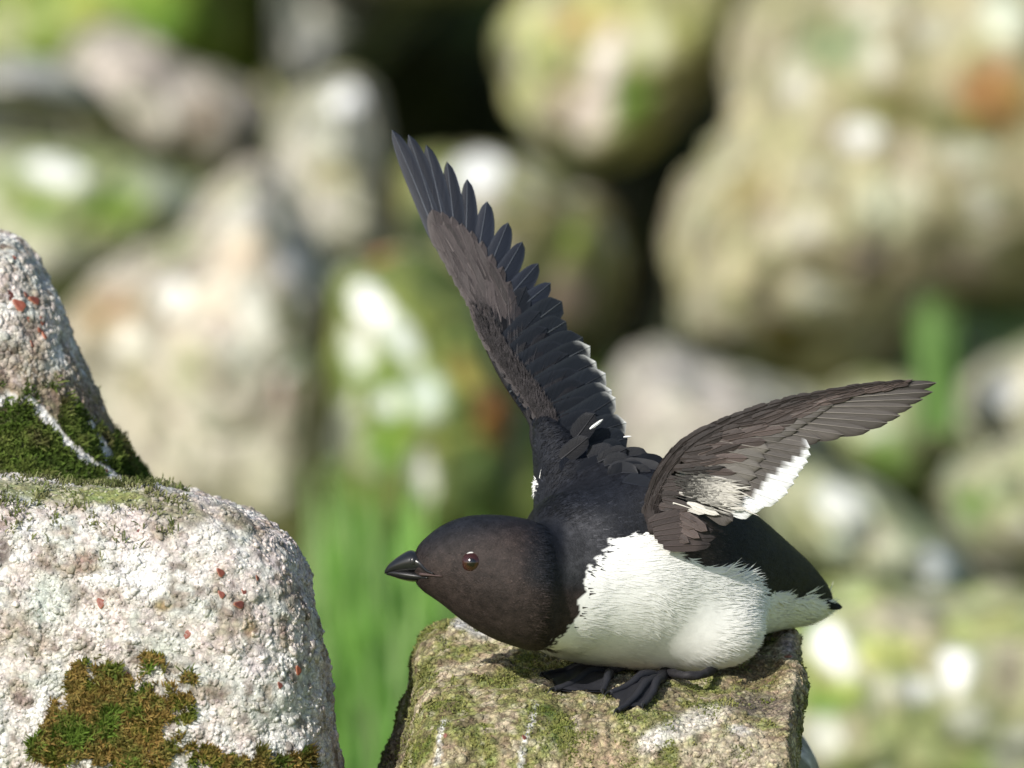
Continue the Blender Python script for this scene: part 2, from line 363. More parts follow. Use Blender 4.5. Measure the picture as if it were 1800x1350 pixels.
back_rock('C', 'greyish upright stone with a round white spot on top, left of the cave', [(478, 240), (505, 185), (555, 148), (605, 128), (643, 150), (668, 210), (692, 300), (704, 390), (700, 470), (600, 480), (540, 460), (498, 370), (480, 300)], 3.05, .15, (.40, .38, .28), (.34, .33, .28),
    [(535, 200, 38, 36, 0, (.36, .34, .15)), (672, 400, 26, 48, -10, (.24, .27, .28)), (570, 372, 52, 48, 0, (.50, .48, .41)), (600, 245, 46, 34, 0, (.46, .45, .37)), (585, 305, 50, 24, 0, (.33, .31, .17)), (505, 335, 22, 30, 0, (.5, .5, .47)), (606, 168, 33, 33, 0, (.86, .86, .84), .2)], seed=9)
back_rock('E', 'mossy stone with a white disc of lichen beneath the hanging boulder', [(680, 350), (715, 292), (800, 272), (900, 284), (1000, 322), (1060, 352), (1092, 420), (1085, 540), (1040, 640), (900, 620), (780, 560), (700, 470)], 2.92, .14, (.17, .165, .07), (.12, .115, .05),
    [(910, 370, 70, 40, 10, (.09, .135, .02)), (995, 425, 36, 28, 0, (.19, .23, .05)), (1065, 365, 66, 30, 20, (.20, .13, .08)), (760, 325, 36, 30, 0, (.34, .36, .22)), (1000, 520, 70, 50, 0, (.17, .135, .095)), (890, 305, 60, 22, 5, (.42, .41, .22)), (1085, 440, 26, 26, 0, (.26, .29, .23)), (740, 400, 46, 50, 0, (.03, .05, .02)), (836, 304, 46, 44, 0, (.84, .85, .82), .2)], seed=10)  # base darkened for the shade of the hanging boulder
back_rock('D', 'yellow-green hanging boulder with a pinkish white streak, above the dark crack', [(890, 120), (900, 60), (935, -10), (965, -160), (1150, -260), (1330, -220), (1325, 30), (1290, 90), (1235, 160), (1160, 240), (1110, 292), (1060, 302), (985, 268), (925, 205)], 3.3, .17, (.36, .355, .16), (.30, .31, .15),
    [(1115, 165, 32, 60, 10, (.10, .17, .03)), (990, 205, 52, 50, 0, (.43, .37, .27)), (1045, 262, 46, 26, 0, (.52, .43, .36)), (1030, 45, 60, 30, 0, (.38, .30, .13)), (1150, 75, 26, 34, 0, (.50, .50, .36)), (985, 120, 18, 40, 0, (.22, .22, .1)), (1065, 105, 25, 52, 18, (.62, .57, .52), .3), (1040, 190, 30, 64, 12, (.62, .54, .49), .3), (940, 110, 20, 60, 15, (.34, .37, .14)), (1220, 60, 50, 40, 0, (.34, .35, .13))], seed=11, amp=.010, facet=.010, pw=4.0)
back_rock('D2', 'charcoal grey stone painted as the shaded underside of the hanging boulder', [(1050, 330), (1130, 250), (1220, 160), (1300, 60), (1312, 130), (1275, 250), (1225, 330), (1180, 400), (1130, 440), (1060, 420)], 3.6, .12, (.045, .046, .043), (.032, .034, .033), seed=12, mott=.3, amp=.006, facet=.003)  # separate dark piece for the boulder's side turned from the sun
back_rock('crack', 'stone painted black as the shade deep in the long crack', [(1000, 330), (1200, 300), (1350, 0), (1420, 200), (1300, 640), (1000, 680)], 4.1, .2, (.015, .015, .013), (.012, .012, .011), seed=13, mott=.2)  # black colour stands in for deep shade in the gap
back_rock('F', 'largest boulder, olive and tan mottled, right of the black crack', [(1300, 170), (1322, 40), (1400, -80), (1540, -260), (2050, -260), (2100, 300), (1980, 480), (1800, 540), (1700, 530), (1620, 590), (1540, 660), (1420, 700), (1270, 690), (1140, 640), (1152, 540), (1178, 420), (1220, 320), (1268, 240)], 3.05, .27, (.37, .345, .20), (.31, .28, .17),
    [(1470, 75, 66, 44, 0, (.20, .24, .13)), (1390, 150, 42, 32, 20, (.47, .45, .38)), (1570, 185, 70, 40, 0, (.14, .13, .05)), (1750, 170, 66, 66, 0, (.29, .16, .06)), (1690, 222, 66, 24, 8, (.10, .11, .03)), (1772, 30, 42, 46, 0, (.52, .55, .44)), (1560, 350, 54, 40, 0, (.46, .47, .34)), (1660, 470, 100, 55, -10, (.47, .40, .34)), (1660, 430, 0.1, .1, 0, (.4, .4, .3)), (1345, 490, 13, 42, 32, (.055, .055, .02)), (1530, 462, 30, 28, 0, (.20, .155, .13)), (1375, 590, 44, 46, 0, (.15, .125, .03)), (1205, 600, 40, 60, 10, (.40, .42, .30)), (1440, 440, 14, 60, -55, (.19, .16, .09)), (1400, 400, 60, 28, -10, (.50, .47, .34)), (1560, 500, 90, 18, -40, (.47, .42, .24)), (1310, 340, 50, 34, -30, (.28, .24, .10)), (1180, 470, 24, 60, 15, (.36, .29, .22)), (1540, 100, 30, 36, 0, (.40, .41, .32)), (1640, 55, 40, 30, 0, (.36, .35, .27)), (1700, 270, 50, 20, 0, (.42, .43, .33)), (1310, 130, 20, 40, 0, (.16, .15, .06)), (1512, 238, 34, 24, 0, (.66, .67, .64), .25), (1776, 405, 36, 40, 0, (.72, .71, .66), .3), (1412, 395, 26, 26, 0, (.55, .54, .44))], level=7, seed=14, amp=.018, facet=.012, freq=11, c=(1560, 280))  # the narrow near-black patch paints the shade of a crevice
back_rock('G', 'green mossy stone streaked white and rusty orange, left of the raised wing', [(575, 490), (630, 445), (720, 446), (800, 500), (855, 570), (895, 640), (925, 720), (930, 830), (880, 930), (780, 1000), (650, 1010), (590, 860), (572, 640)], 2.42, .15, (.17, .215, .055), (.12, .165, .04),
    [(690, 458, 60, 16, 8, (.30, .14, .06)), (800, 560, 55, 45, 40, (.32, .36, .10)), (880, 735, 48, 48, 0, (.33, .14, .045)), (845, 690, 22, 34, 0, (.10, .06, .03)), (590, 770, 26, 60, 0, (.13, .14, .12)), (890, 805, 34, 24, 0, (.20, .09, .06)), (820, 650, 40, 40, 0, (.26, .22, .06)), (745, 690, 34, 42, -20, (.50, .56, .49)), (690, 760, 40, 80, 0, (.11, .19, .03)), (830, 850, 70, 60, 0, (.13, .18, .06)), (700, 590, 24, 62, -34, (.58, .62, .54), .35), (638, 620, 27, 52, -26, (.72, .73, .67), .35), (680, 708, 22, 26, 0, (.64, .68, .6), .3), (742, 835, 20, 48, -14, (.78, .79, .73), .3), (590, 550, 26, 36, 0, (.5, .52, .46)), (648, 532, 44, 26, 42, (.80, .80, .78), .25)], seed=15)
back_rock('B', 'big pale beige pointed boulder speckled white, behind the lichen rocks', [(395, 318), (438, 284), (482, 302), (522, 366), (562, 436), (594, 520), (606, 640), (610, 780), (604, 920), (560, 1010), (420, 1020), (280, 1000), (200, 900), (110, 700), (98, 580), (150, 505), (240, 445), (320, 402), (365, 350)], 2.6, .17, (.50, .45, .37), (.42, .375, .305),
    [(180, 545, 66, 50, 0, (.30, .235, .14)), (490, 560, 30, 32, 0, (.13, .12, .05)), (410, 350, 40, 50, 30, (.36, .27, .19)), (330, 640, 36, 44, 0, (.34, .33, .22)), (380, 780, 80, 80, 0, (.52, .49, .41)), (440, 440, 50, 40, 0, (.52, .44, .33)), (540, 760, 20, 60, 0, (.33, .31, .29)), (500, 690, 34, 26, 0, (.40, .32, .28)), (590, 650, 14, 60, 0, (.20, .20, .17)), (260, 850, 50, 60, 0, (.30, .25, .11)), (560, 850, 24, 80, 0, (.60, .59, .55)), (230, 610, 40, 36, 0, (.55, .52, .45)), (470, 830, 50, 40, 0, (.55, .52, .43)), (310, 522, 30, 36, 0, (.74, .72, .65), .35), (448, 560, 30, 58, -22, (.68, .66, .60), .4), (522, 640, 30, 33, 0, (.78, .77, .73), .3), (512, 462, 26, 28, 0, (.66, .65, .64), .35), (420, 620, 30, 30, 0, (.58, .57, .50)), (180, 700, 30, 60, 0, (.56, .53, .45))], level=7, seed=16)
back_rock('H', 'grey-beige rounded stone between the two raised wings', [(1062, 700), (1088, 640), (1140, 610), (1210, 622), (1290, 648), (1360, 668), (1430, 695), (1460, 770), (1440, 880), (1300, 960), (1100, 940), (1050, 800)], 2.65, .17, (.40, .375, .325), (.36, .335, .29), [(1190, 668, 26, 26, 0, (.56, .52, .47)), (1260, 700, 40, 26, 0, (.42, .38, .34)), (1300, 655, 60, 14, 15, (.36, .36, .26)), (1120, 720, 26, 26, 0, (.42, .39, .34))], seed=17, mott=.4)
back_rock('H2', 'pale green stone under the tip of the lower wing', [(1410, 740), (1490, 690), (1590, 690), (1680, 750), (1690, 850), (1600, 910), (1480, 900), (1420, 830)], 2.9, .13, (.36, .38, .22), (.26, .31, .12), [(1560, 805, 50, 34, 20, (.13, .22, .05)), (1500, 720, 50, 26, 0, (.42, .43, .32))], seed=24)
back_rock('I', 'beige stone with an oval white patch above the grassy hollow', [(1670, 740), (1690, 665), (1760, 622), (1900, 600), (1990, 700), (1930, 850), (1760, 840)], 2.75, .15, (.40, .38, .28), (.36, .37, .25), [(1755, 690, 46, 28, 0, (.80, .80, .77), .3), (1700, 760, 40, 40, 0, (.38, .40, .26))], seed=18)
back_rock('L', 'pale green mossy stone below the beige stone with the oval patch', [(1650, 860), (1720, 800), (1830, 780), (1980, 830), (1980, 1060), (1800, 1040), (1690, 980)], 2.5, .14, (.30, .32, .17), (.36, .35, .24), [(1760, 1000, 60, 40, 0, (.45, .42, .35)), (1700, 880, 40, 30, 0, (.14, .22, .05))], seed=19)
back_rock('J', 'slanting stone splashed with a long white streak behind the lower wing', [(1310, 850), (1360, 800), (1450, 812), (1560, 866), (1655, 930), (1718, 1010), (1700, 1070), (1590, 1080), (1470, 1040), (1360, 960)], 2.3, .13, (.38, .39, .28), (.34, .36, .20), [(1480, 885, 46, 40, 20, (.55, .56, .52)), (1340, 855, 40, 40, 0, (.56, .56, .53)), (1470, 960, 60, 30, 30, (.40, .36, .18)), (1490, 945, 26, 24, 0, (.3, .34, .3)), (1570, 928, 70, 27, 42, (.88, .88, .86), .3), (1645, 996, 34, 30, 20, (.88, .88, .86), .3)], seed=20, amp=.008)
back_rock('K', 'low mossy stone dotted with three white spots, below the slanting stone', [(1330, 1080), (1400, 1040), (1500, 1020), (1620, 1050), (1800, 1040), (1990, 1070), (2000, 1420), (1700, 1500), (1400, 1480), (1330, 1300)], 1.95, .17, (.28, .32, .11), (.37, .36, .22),
    [(1580, 1090, 70, 40, 0, (.42, .38, .27)), (1450, 1235, 50, 30, 0, (.15, .25, .05)), (1615, 1212, 44, 22, 0, (.50, .51, .50)), (1450, 1288, 40, 36, 0, (.55, .55, .50)), (1700, 1270, 40, 32, 0, (.50, .49, .42)), (1785, 1310, 50, 34, 0, (.52, .51, .46)), (1560, 1150, 60, 34, 0, (.34, .37, .13)), (1770, 1180, 40, 60, 0, (.38, .34, .24)), (1580, 1290, 70, 30, 0, (.33, .37, .18)), (1420, 1090, 26, 40, 0, (.12, .2, .04)), (1500, 1220, 30, 26, 0, (.26, .33, .09)), (1463, 1142, 27, 50, -34, (.84, .84, .80), .28), (1682, 1178, 31, 40, 0, (.88, .88, .85), .28)], seed=21)
back_rock('K2', 'small pale stone tucked behind the foot of the perch rock', [(1340, 1320), (1385, 1285), (1412, 1300), (1440, 1350), (1470, 1450), (1480, 1600), (1330, 1600)], .12, .05, (.46, .44, .38), (.38, .36, .3), seed=22, level=5, amp=.002, freq=40, facet=.001)

# ------------------------------------------------------------------ the two lichen rocks and the perch in focus
def crusty(p, n, seed, cell=420., amp=.0007):
    f1, e, cid = voro(p * cell + fbm(p * 200, 2, seed)[:, None] * .5, seed)
    lump = fbm(p * 95, 4, seed + 5, .6)
    return p + n * (amp * sst(0, .4, e) * (.4 + cid) + .0011 * lump)[:, None], e, cid, lump
def inpoly(u, v, poly):
    r = np.zeros(len(u), bool); m = len(poly)
    for i in range(m):
        (x1, y1), (x2, y2) = poly[i], poly[(i + 1) % m]
        if y1 == y2: continue
        r ^= ((v < y1) != (v < y2)) & (u < (x2 - x1) * (v - y1) / (y2 - y1) + x1)
    return r
def nodules(name, rock, p, T, n, count, wt, colf, size, vcol, mat=M_crust):
    """granular crust of lichen: squashed grains standing on the stone"""
    tri, w = sample(p, T, count, wt); q = at(p, tri, w); m = nrm(at(n, tri, w)); c = lerp(colf(q), at(vcol, tri, w) * rng.uniform(.8, 1.25, (count, 1)), .7)
    iv, it = ico(2); r = size * np.exp(rng.normal(0, .4, count)); k = iv.shape[0]
    a = nrm(np.cross(m, rng.normal(size=(count, 3)))); b = np.cross(m, a)
    sx = rng.uniform(.8, 1.5, count); sy = rng.uniform(.7, 1.1, count)
    jit = rng.uniform(.8, 1.2, (count, k, 1))
    V = q[:, None] + r[:, None, None] * jit * (iv[None, :, :1] * (a * sx[:, None])[:, None] + iv[None, :, 1:2] * (b * sy[:, None])[:, None] + .6 * iv[None, :, 2:] * m[:, None])
    F = (np.arange(count)[:, None, None] * k + it[None]).reshape(-1, 3)
    o = mk(name, V.reshape(-1, 3), [F], mat, rock, col=np.repeat(c, k, 0)); o['kind'] = 'stuff'; return o
def moss(name, rock, p, T, n, count, wt, cols, L, base_lift=1.0):
    tri, w = sample(p, T, count, wt); q = at(p, tri, w); m = nrm(at(n, tri, w))
    d = rng.normal(size=(count, 3)) + np.array([0, 0, .8]); d = nrm(d)
    cl = fbm(q * 120, 3, 77); k = np.clip((cl + .5), 0, .999) * (len(cols) - 1); i = k.astype(int); f = (k - i)[:, None]
    c = np.array(cols)[i] * (1 - f) + np.array(cols)[np.minimum(i + 1, len(cols) - 1)] * f
    c = c * rng.uniform(.6, 1.4, (count, 1))
    ll = L * rng.uniform(.5, 1.3, count) * (1 + .8 * cl)
    V, F, C = strands(q, m, d, ll * .7, np.full(count, .00032), rng.uniform(.8, 2.0, count) * base_lift, c * .8, c * 1.25)
    o = mk(name, V, F, M_moss, rock, col=C); o['kind'] = 'stuff'; return o
def cups(rock, p, n, items):
    """disc-shaped red-brown fruiting cups of the lichen, each its own piece"""
    u, v, d = UVD(p); iv, it = ico(3)
    for (su, sv, r, ang) in items:
        q = np.where((n @ Fw) < .3, (u - su) ** 2 + (v - sv) ** 2, 1e12); k = np.argmin(q); m = n[k]
        a = nrm(np.cross(m, np.array([math.cos(ang), math.sin(ang), .3]))); b = np.cross(m, a); R = r * K
        rr = np.hypot(iv[:, 0], iv[:, 1])
        h = iv[:, 2] * .42 - .30 * (1 - rr) * (iv[:, 2] > 0)
        wv = 1 + .16 * np.sin(3 * np.arctan2(iv[:, 1], iv[:, 0]) + ang)
        V = p[k] + m * R * .25 + R * (iv[:, :1] * wv[:, None] * a * 1.25 + iv[:, 1:2] * wv[:, None] * b * .85 + h[:, None] * m)
        rim = sst(.80, .97, rr)
        cc = lerp(np.array([.21, .055, .03]), np.array([.10, .03, .025]), rng.random()) * rng.uniform(.8, 1.3)
        c = cc[None] + (np.array([[.46, .20, .12]]) - cc[None]) * rim[:, None] * .7
        mk('lichen_cup', V, [it], M_cup, rock, col=c)

# --- left boulder
o1 = [(-60, 843), (0, 842), (60, 846), (130, 858), (200, 856), (262, 860), (330, 868), (400, 888), (460, 914), (508, 950), (534, 1000), (549, 1060), (558, 1120), (566, 1200), (576, 1270), (592, 1350), (625, 1500), (650, 1900), (400, 2250), (0, 2300), (-420, 2200), (-560, 1500), (-420, 1000), (-250, 860)]
p, T, n = rock_shape(o1, .02, .10, 8, 5.0, (60, 1400), None, .0058, 24, .0012, 41, 45)
p, e, cid, lump = crusty(p, n, 51); n = vnormals(p, T); u, v, d = UVD(p)
a1 = fbm(p * 60, 4, 61); a2 = fbm(p * 130, 4, 62); a3 = fbm(p * 35, 3, 63)
def crust_cols(q, seed=0):
    k = fbm(q * 70, 3, 64 + seed); g = fbm(q * 110 + 4, 3, 65 + seed); h = fbm(q * 190 + 9, 3, 66 + seed)
    c = np.tile([[.64, .59, .54]], (len(q), 1))
    c = mixc(c, (.57, .575, .53), sst(.0, .3, k)); c = mixc(c, (.68, .60, .565), sst(.0, .3, -k))
    c = mixc(c, (.74, .72, .69), sst(.18, .4, g)); c = mixc(c, (.33, .27, .21), sst(.15, .4, -g) * .8)
    c = mixc(c, (.17, .13, .10), sst(.26, .45, -h) * .75)
    return c
c = crust_cols(p); c = mixc(c, c.mean(0) * .4, (1 - sst(.02, .12, e)) * .35)
c = stain_shade(p, n, c, [(250, 1005, 42, 50, -20, (.80, .78, .76), .4), (185, 1020, 50, 16, 0, (.78, .76, .74), .4), (85, 1060, 45, 45, 0, (.53, .56, .51)), (290, 1135, 50, 34, 0, (.52, .53, .48)), (370, 945, 36, 36, 0, (.66, .64, .60)), (150, 990, 26, 20, 0, (.30, .23, .18)), (300, 890, 70, 24, 12, (.27, .25, .17)), (415, 910, 42, 16, 35, (.26, .23, .17)), (70, 862, 110, 18, 6, (.26, .27, .14)), (190, 870, 70, 14, 5, (.24, .27, .10)), (0, 970, 20, 26, 0, (.16, .13, .12)), (285, 1065, 18, 12, 0, (.28, .22, .12)), (440, 1105, 14, 18, 0, (.36, .28, .17)), (520, 1130, 30, 120, -4, (.52, .47, .47)), (450, 1170, 30, 26, 0, (.66, .60, .59)), (150, 1135, 20, 20, 0, (.3, .26, .22))], 41)
mo = ((1 - sst(.55, 1.0, np.hypot((u - 205) / 135, (v - 1285) / 120) + a2 * 1.1 + fbm(p * 300, 3, 69) * .5)) * (v > 1150)) + (1 - sst(.5, 1.0, np.hypot((u - 420) / 120, (v - 1345) / 40) + a2 * 1.0)) + (1 - sst(.5, 1.0, np.hypot((u - 90) / 36, (v - 1310) / 60) + a2 * .5)) * .7
mo = np.clip(mo, 0, 1) * (n @ Fw < .4)
c = mixc(c, (.13, .115, .03), mo * .9)
R1 = tag(mk('boulder', p, [T], M_crust, base=p[np.argmin(p[:, 2])], col=c), 'whitish lichen-crusted boulder with ochre moss patch, in front of the pointed rock', 'boulder')
vis = ((u > -60) & (v < 1420) & ((n @ Fw) < .35)).astype(float)
dens = vis * (1 - mo) * (.35 + sst(-.2, .3, a2))
nodules('lichen_crust', R1, p, T, n, 15000, dens, lambda q: crust_cols(q) * rng.uniform(.75, 1.25, (len(q), 1)), .00062, c)
moss('moss', R1, p, T, n, 16000, vis * sst(.3, .8, mo), [(.08, .12, .02), (.15, .17, .03), (.30, .19, .06), (.20, .18, .05), (.12, .19, .03)], .0036)
top = vis * sst(.55, .9, n[:, 2]) * sst(-.1, .3, a2) * (u < 330)
moss('top_moss', R1, p, T, n, 5000, top, [(.16, .2, .06), (.22, .22, .1), (.1, .14, .03)], .0028)
cups(R1, p, n, [(242, 930, 4, .3), (390, 1007, 7, 1.2), (450, 1015, 4, .4), (388, 1048, 6, .9), (417, 1062, 8, 2.), (428, 1044, 5, .3), (178, 1058, 8, .2), (331, 1115, 7, 2.2), (525, 1177, 7, .7), (513, 968, 6, 1.5), (340, 873, 6, .1), (490, 1205, 5, .6), (222, 1187, 4, .8)])

# --- pointed rock behind it
o2 = [(-330, 640), (-160, 450), (-40, 412), (0, 414), (28, 424), (52, 448), (74, 480), (92, 515), (104, 545), (116, 588), (132, 620), (152, 660), (172, 700), (192, 738), (214, 782), (236, 822), (254, 856), (300, 1000), (320, 1400), (200, 1700), (-300, 1700), (-450, 1100)]
p, T, n = rock_shape(o2, .13, .075, 8, 3.4, (-60, 1000), None, .0042, 28, .0012, 42, 50)
p, e, cid, lump = crusty(p, n, 52); n = vnormals(p, T); u, v, d = UVD(p); a2 = fbm(p * 130, 4, 72); a1 = fbm(p * 60, 3, 73)
c = crust_cols(p, 5); c = mixc(c, c.mean(0) * .35, (1 - sst(.02, .14, e)) * .5)
edge = np.interp(v, [v0 for _, v0 in o2[3:17]], [u0 for u0, _ in o2[3:17]]) - u
mo = sst(.42, .62, (v - 590) / 260 + a2 * .35 - (1 - sst(10, 60, edge)) * .12 + (u < 60) * .06) * (n @ Fw < .5)
c = mixc(c, (.26, .21, .14), sst(.1, .45, (v - 570) / 250 + a2 * .4)); c = mixc(c, (.07, .085, .025), mo * .9)
c = mixc(c, (.13, .10, .07), (1 - sst(.4, 1, np.hypot((u - 15) / 45, (v - 615) / 34) + a2 * .5)))
streak = np.zeros(len(p)); cw = fbm(p * 160, 3, 75) * 9
for pts, w in (([(0, 702), (45, 700), (75, 730), (110, 768), (145, 800), (190, 830), (225, 858)], 9), ([(160, 748), (178, 775), (194, 805)], 9), ([(0, 712), (20, 695)], 7)):
    pts = smooth_path(pts, 60); dist = np.min(np.hypot(u[:, None] - pts[None, :, 0], v[:, None] - pts[None, :, 1]), 1) + cw
    streak = np.maximum(streak, 1 - sst(w * .5, w, dist))
streak *= (n @ Fw) < .4
c = mixc(c, (.76, .75, .73), streak * .95); mo = mo * (1 - streak)
R2 = tag(mk('boulder', p, [T], M_crust, base=p[np.argmin(p[:, 2])], col=c), 'pointed lichen rock with red-brown cups and white streaks over dark green moss', 'boulder')
vis = ((u > -60) & (v < 900) & ((n @ Fw) < .4)).astype(float)
nodules('lichen_crust', R2, p, T, n, 7000, vis * (1 - mo) * (.3 + sst(-.2, .3, a2)) * sst(800, 560, v), lambda q: crust_cols(q, 5) * rng.uniform(.75, 1.25, (len(q), 1)), .0007, c)
moss('moss', R2, p, T, n, 16000, vis * mo * sst(.1, .6, mo + a2 * .6), [(.05, .08, .015), (.08, .13, .02), (.14, .18, .04), (.16, .15, .06)], .003)
cups(R2, p, n, [(18, 517, 8, .2), (35, 540, 11, 1.1), (58, 528, 10, 2.1), (70, 565, 7, .5), (75, 592, 8, .3), (54, 606, 5, .1), (45, 518, 4, 0), (52, 560, 4, 0), (66, 582, 4, .4), (139, 626, 8, .6), (146, 640, 7, 1.4), (25, 453, 4, .4), (70, 488, 4, .2), (188, 829, 3, .2)])

# --- perch
SL = .325; DBK = 330 * K
o3 = [(716, 1150), (726, 1112), (748, 1076), (800, 1058), (900, 1056), (1050, 1062), (1200, 1070), (1330, 1075), (1390, 1060), (1408, 1080), (1408, 1140), (1399, 1200), (1394, 1260), (1390, 1320), (1396, 1400), (1420, 1700), (1440, 2500), (1300, 3300), (700, 3300), (520, 2500), (560, 1600), (628, 1400), (660, 1320), (690, 1240), (712, 1180)]
def perch_shift(u, v, d): return np.clip((DBK - d) / K, 0, None) * SL * np.clip((2300 - v) / 1150, 0, 1)
p, T, n = rock_shape(o3, -.0, .088, 8, 6.0, (1050, 1720), perch_shift, .0062, 26, .0018, 43, 40)
p, e, cid, lump = crusty(p, n, 53, 380, .0006); n = vnormals(p, T); u, v, d = UVD(p)
a1 = fbm(p * 55, 4, 81); a2 = fbm(p * 120, 4, 82); a3 = fbm(p * 230, 3, 83)
def perch_cols(q):
    k = fbm(q * 60, 3, 84); g = fbm(q * 120 + 4, 4, 85); h = fbm(q * 240 + 9, 3, 86); m = fbm(q * 45 + 2, 3, 87)
    uu = UVD(q)[0]
    c = np.tile([[.40, .33, .21]], (len(q), 1))
    c = mixc(c, (.50, .43, .30), sst(0, .3, k)); c = mixc(c, (.24, .20, .12), sst(.05, .35, -k))
    c = mixc(c, (.24, .25, .08), sst(-.16, .16, g + m * .5 + .16 * sst(1200, 850, uu)) * .85)
    c = mixc(c, (.12, .15, .03), sst(.22, .45, g + m * .4) * .8)
    c = mixc(c, (.52, .46, .35), sst(.24, .42, h) * .65); c = mixc(c, (.13, .10, .06), sst(.22, .42, -h) * .75)
    return c
c = perch_cols(p)
c = stain_shade(p, n, c, [(1210, 1275, 75, 20, -25, (.62, .58, .5), .5), (1150, 1300, 35, 18, -30, (.66, .63, .57), .5), (1300, 1285, 20, 10, 10, (.7, .68, .64), .4), (810, 1095, 14, 22, 20, (.62, .61, .58), .5), (840, 1110, 30, 12, 25, (.5, .49, .46), .5), (690, 1330, 60, 60, 0, (.16, .13, .09)), (990, 1290, 20, 60, -15, (.07, .11, .02)), (965, 1250, 12, 14, 0, (.07, .11, .02)), (1330, 1180, 60, 40, 0, (.2, .16, .08)), (1385, 1120, 14, 60, 0, (.5, .43, .40)), (1340, 1240, 60, 20, 10, (.17, .14, .11)), (1280, 1330, 80, 40, 0, (.47, .41, .31)), (1060, 1330, 60, 40, 0, (.40, .32, .2)), (1385, 1155, 5, 9, 0, (.3, .05, .05), .3)], 43)  # brown patch right of the bird paints its shadow; lower left darker brown
streak = np.zeros(len(p)); cw = fbm(p * 190, 3, 95) * 6
for pts, w in (([(943, 1240), (935, 1270), (922, 1300), (915, 1350)], 5), ([(780, 1268), (772, 1300), (768, 1340)], 5)):
    pts = smooth_path(pts, 40); dist = np.min(np.hypot(u[:, None] - pts[None, :, 0], v[:, None] - pts[None, :, 1]), 1) + cw
    streak = np.maximum(streak, 1 - sst(w * .4, w * 1.1, dist))
c = mixc(c, (.74, .73, .7), streak * ((n @ Fw) < .4))
c = mixc(c, c.mean(0) * .35, (1 - sst(.02, .12, e)) * .45)
PERCH = tag(mk('perch_rock', p, [T], M_perch, base=p[np.argmin(p[:, 2])], col=c), 'tan and mossy green rock the bird stands on', 'rock')
vis = ((v < 1400) & ((n @ Fw) < .4)).astype(float)
nodules('lichen_crust', PERCH, p, T, n, 15000, vis * (.25 + sst(-.1, .3, a2)), lambda q: perch_cols(q) * rng.uniform(.55, 1.35, (len(q), 1)), .00055, c, M_perch)
mo = vis * sst(.05, .35, fbm(p * 120 + 4, 4, 85) + fbm(p * 45 + 2, 3, 87) * .5 - .04)
mo = mo + 2.5 * vis * (1 - sst(.5, 1, np.hypot((u - 995 + (v - 1290) * -.2) / 22, (v - 1290) / 60) + a2 * .5))
moss('moss', PERCH, p, T, n, 9000, mo, [(.13, .16, .03), (.20, .22, .06), (.28, .27, .10)], .0011)
cups(PERCH, p, n, [(924, 1298, 4, .2), (783, 1292, 4, .4), (1385, 1155, 6, .2)])
bvh = BVHTree.FromPolygons([tuple(x) for x in p], [tuple(int(y) for y in t) for t in T])
def on_perch(u, v, lift=.0):
    o = Vector(CAM); q = Vector(P(u, v, 0.)) - o; h = bvh.ray_cast(o, q.normalized())
    if h[0] is None: return P(u, v, 0.)
    return np.array(h[0]) + np.array(h[1]) * lift

# ------------------------------------------------------------------ the bird
BASE = on_perch(1120, 1225)
BIRD = bpy.data.objects.new('seabird', None); COL.objects.link(BIRD); BIRD.location = BASE; BIRD.empty_display_size = .03
tag(BIRD, 'black and white little auk crouching on the rock with both wings raised', 'bird')
AX = np.array([.75, .0, .66]); SD = np.array([.66, 0, -.75])        # body axis towards the tail, side towards the bird's left (u, v, d)
CT = np.array([1140., 1005., 0.])
def loft(centres, rv, rw, side, seg=28, upv=None, pw=2.0):
    centres = np.asarray(centres, float); m = len(centres); th = np.linspace(0, 2 * np.pi, seg, endpoint=False)
    cs = np.sign(np.cos(th)) * np.abs(np.cos(th)) ** (2 / pw); sn = np.sign(np.sin(th)) * np.abs(np.sin(th)) ** (2 / pw)
    up = np.array([0, 1., 0]) if upv is None else upv
    V = centres[:, None] + np.asarray(rv, float)[:, None, None] * sn[None, :, None] * up + np.asarray(rw, float)[:, None, None] * cs[None, :, None] * np.asarray(side, float)
    V = np.concatenate([V.reshape(-1, 3), centres[:1], centres[-1:]])
    j = np.arange(seg); j2 = (j + 1) % seg
    q = np.concatenate([np.stack([i * seg + j, i * seg + j2, (i + 1) * seg + j2, (i + 1) * seg + j], 1) for i in range(m - 1)])
    t = np.concatenate([np.stack([np.full(seg, m * seg), j2, j], 1), np.stack([np.full(seg, m * seg + 1), (m - 1) * seg + j, (m - 1) * seg + j2], 1)])
    return PX(V[:, 0], V[:, 1], V[:, 2]), [q, t]
def interp_rows(rows, n):
    return smooth_path(np.array(rows, float), n)
pieces = []
# torso: t along the axis, centre height, vertical radius, lateral radius
tr = interp_rows([(-300, 1030, 20, 20), (-265, 1030, 92, 95), (-200, 1022, 134, 142), (-100, 1008, 172, 182), (0, 1003, 182, 190), (100, 1006, 172, 172), (200, 1014, 128, 140), (280, 1026, 92, 100), (350, 1042, 60, 70), (395, 1054, 34, 46), (415, 1058, 14, 24)], 40)
pieces.append(loft(CT[None] * [1, 0, 1] + tr[:, :1] * AX + np.stack([0 * tr[:, 1], tr[:, 1], 0 * tr[:, 1]], 1), tr[:, 2], tr[:, 3], SD))
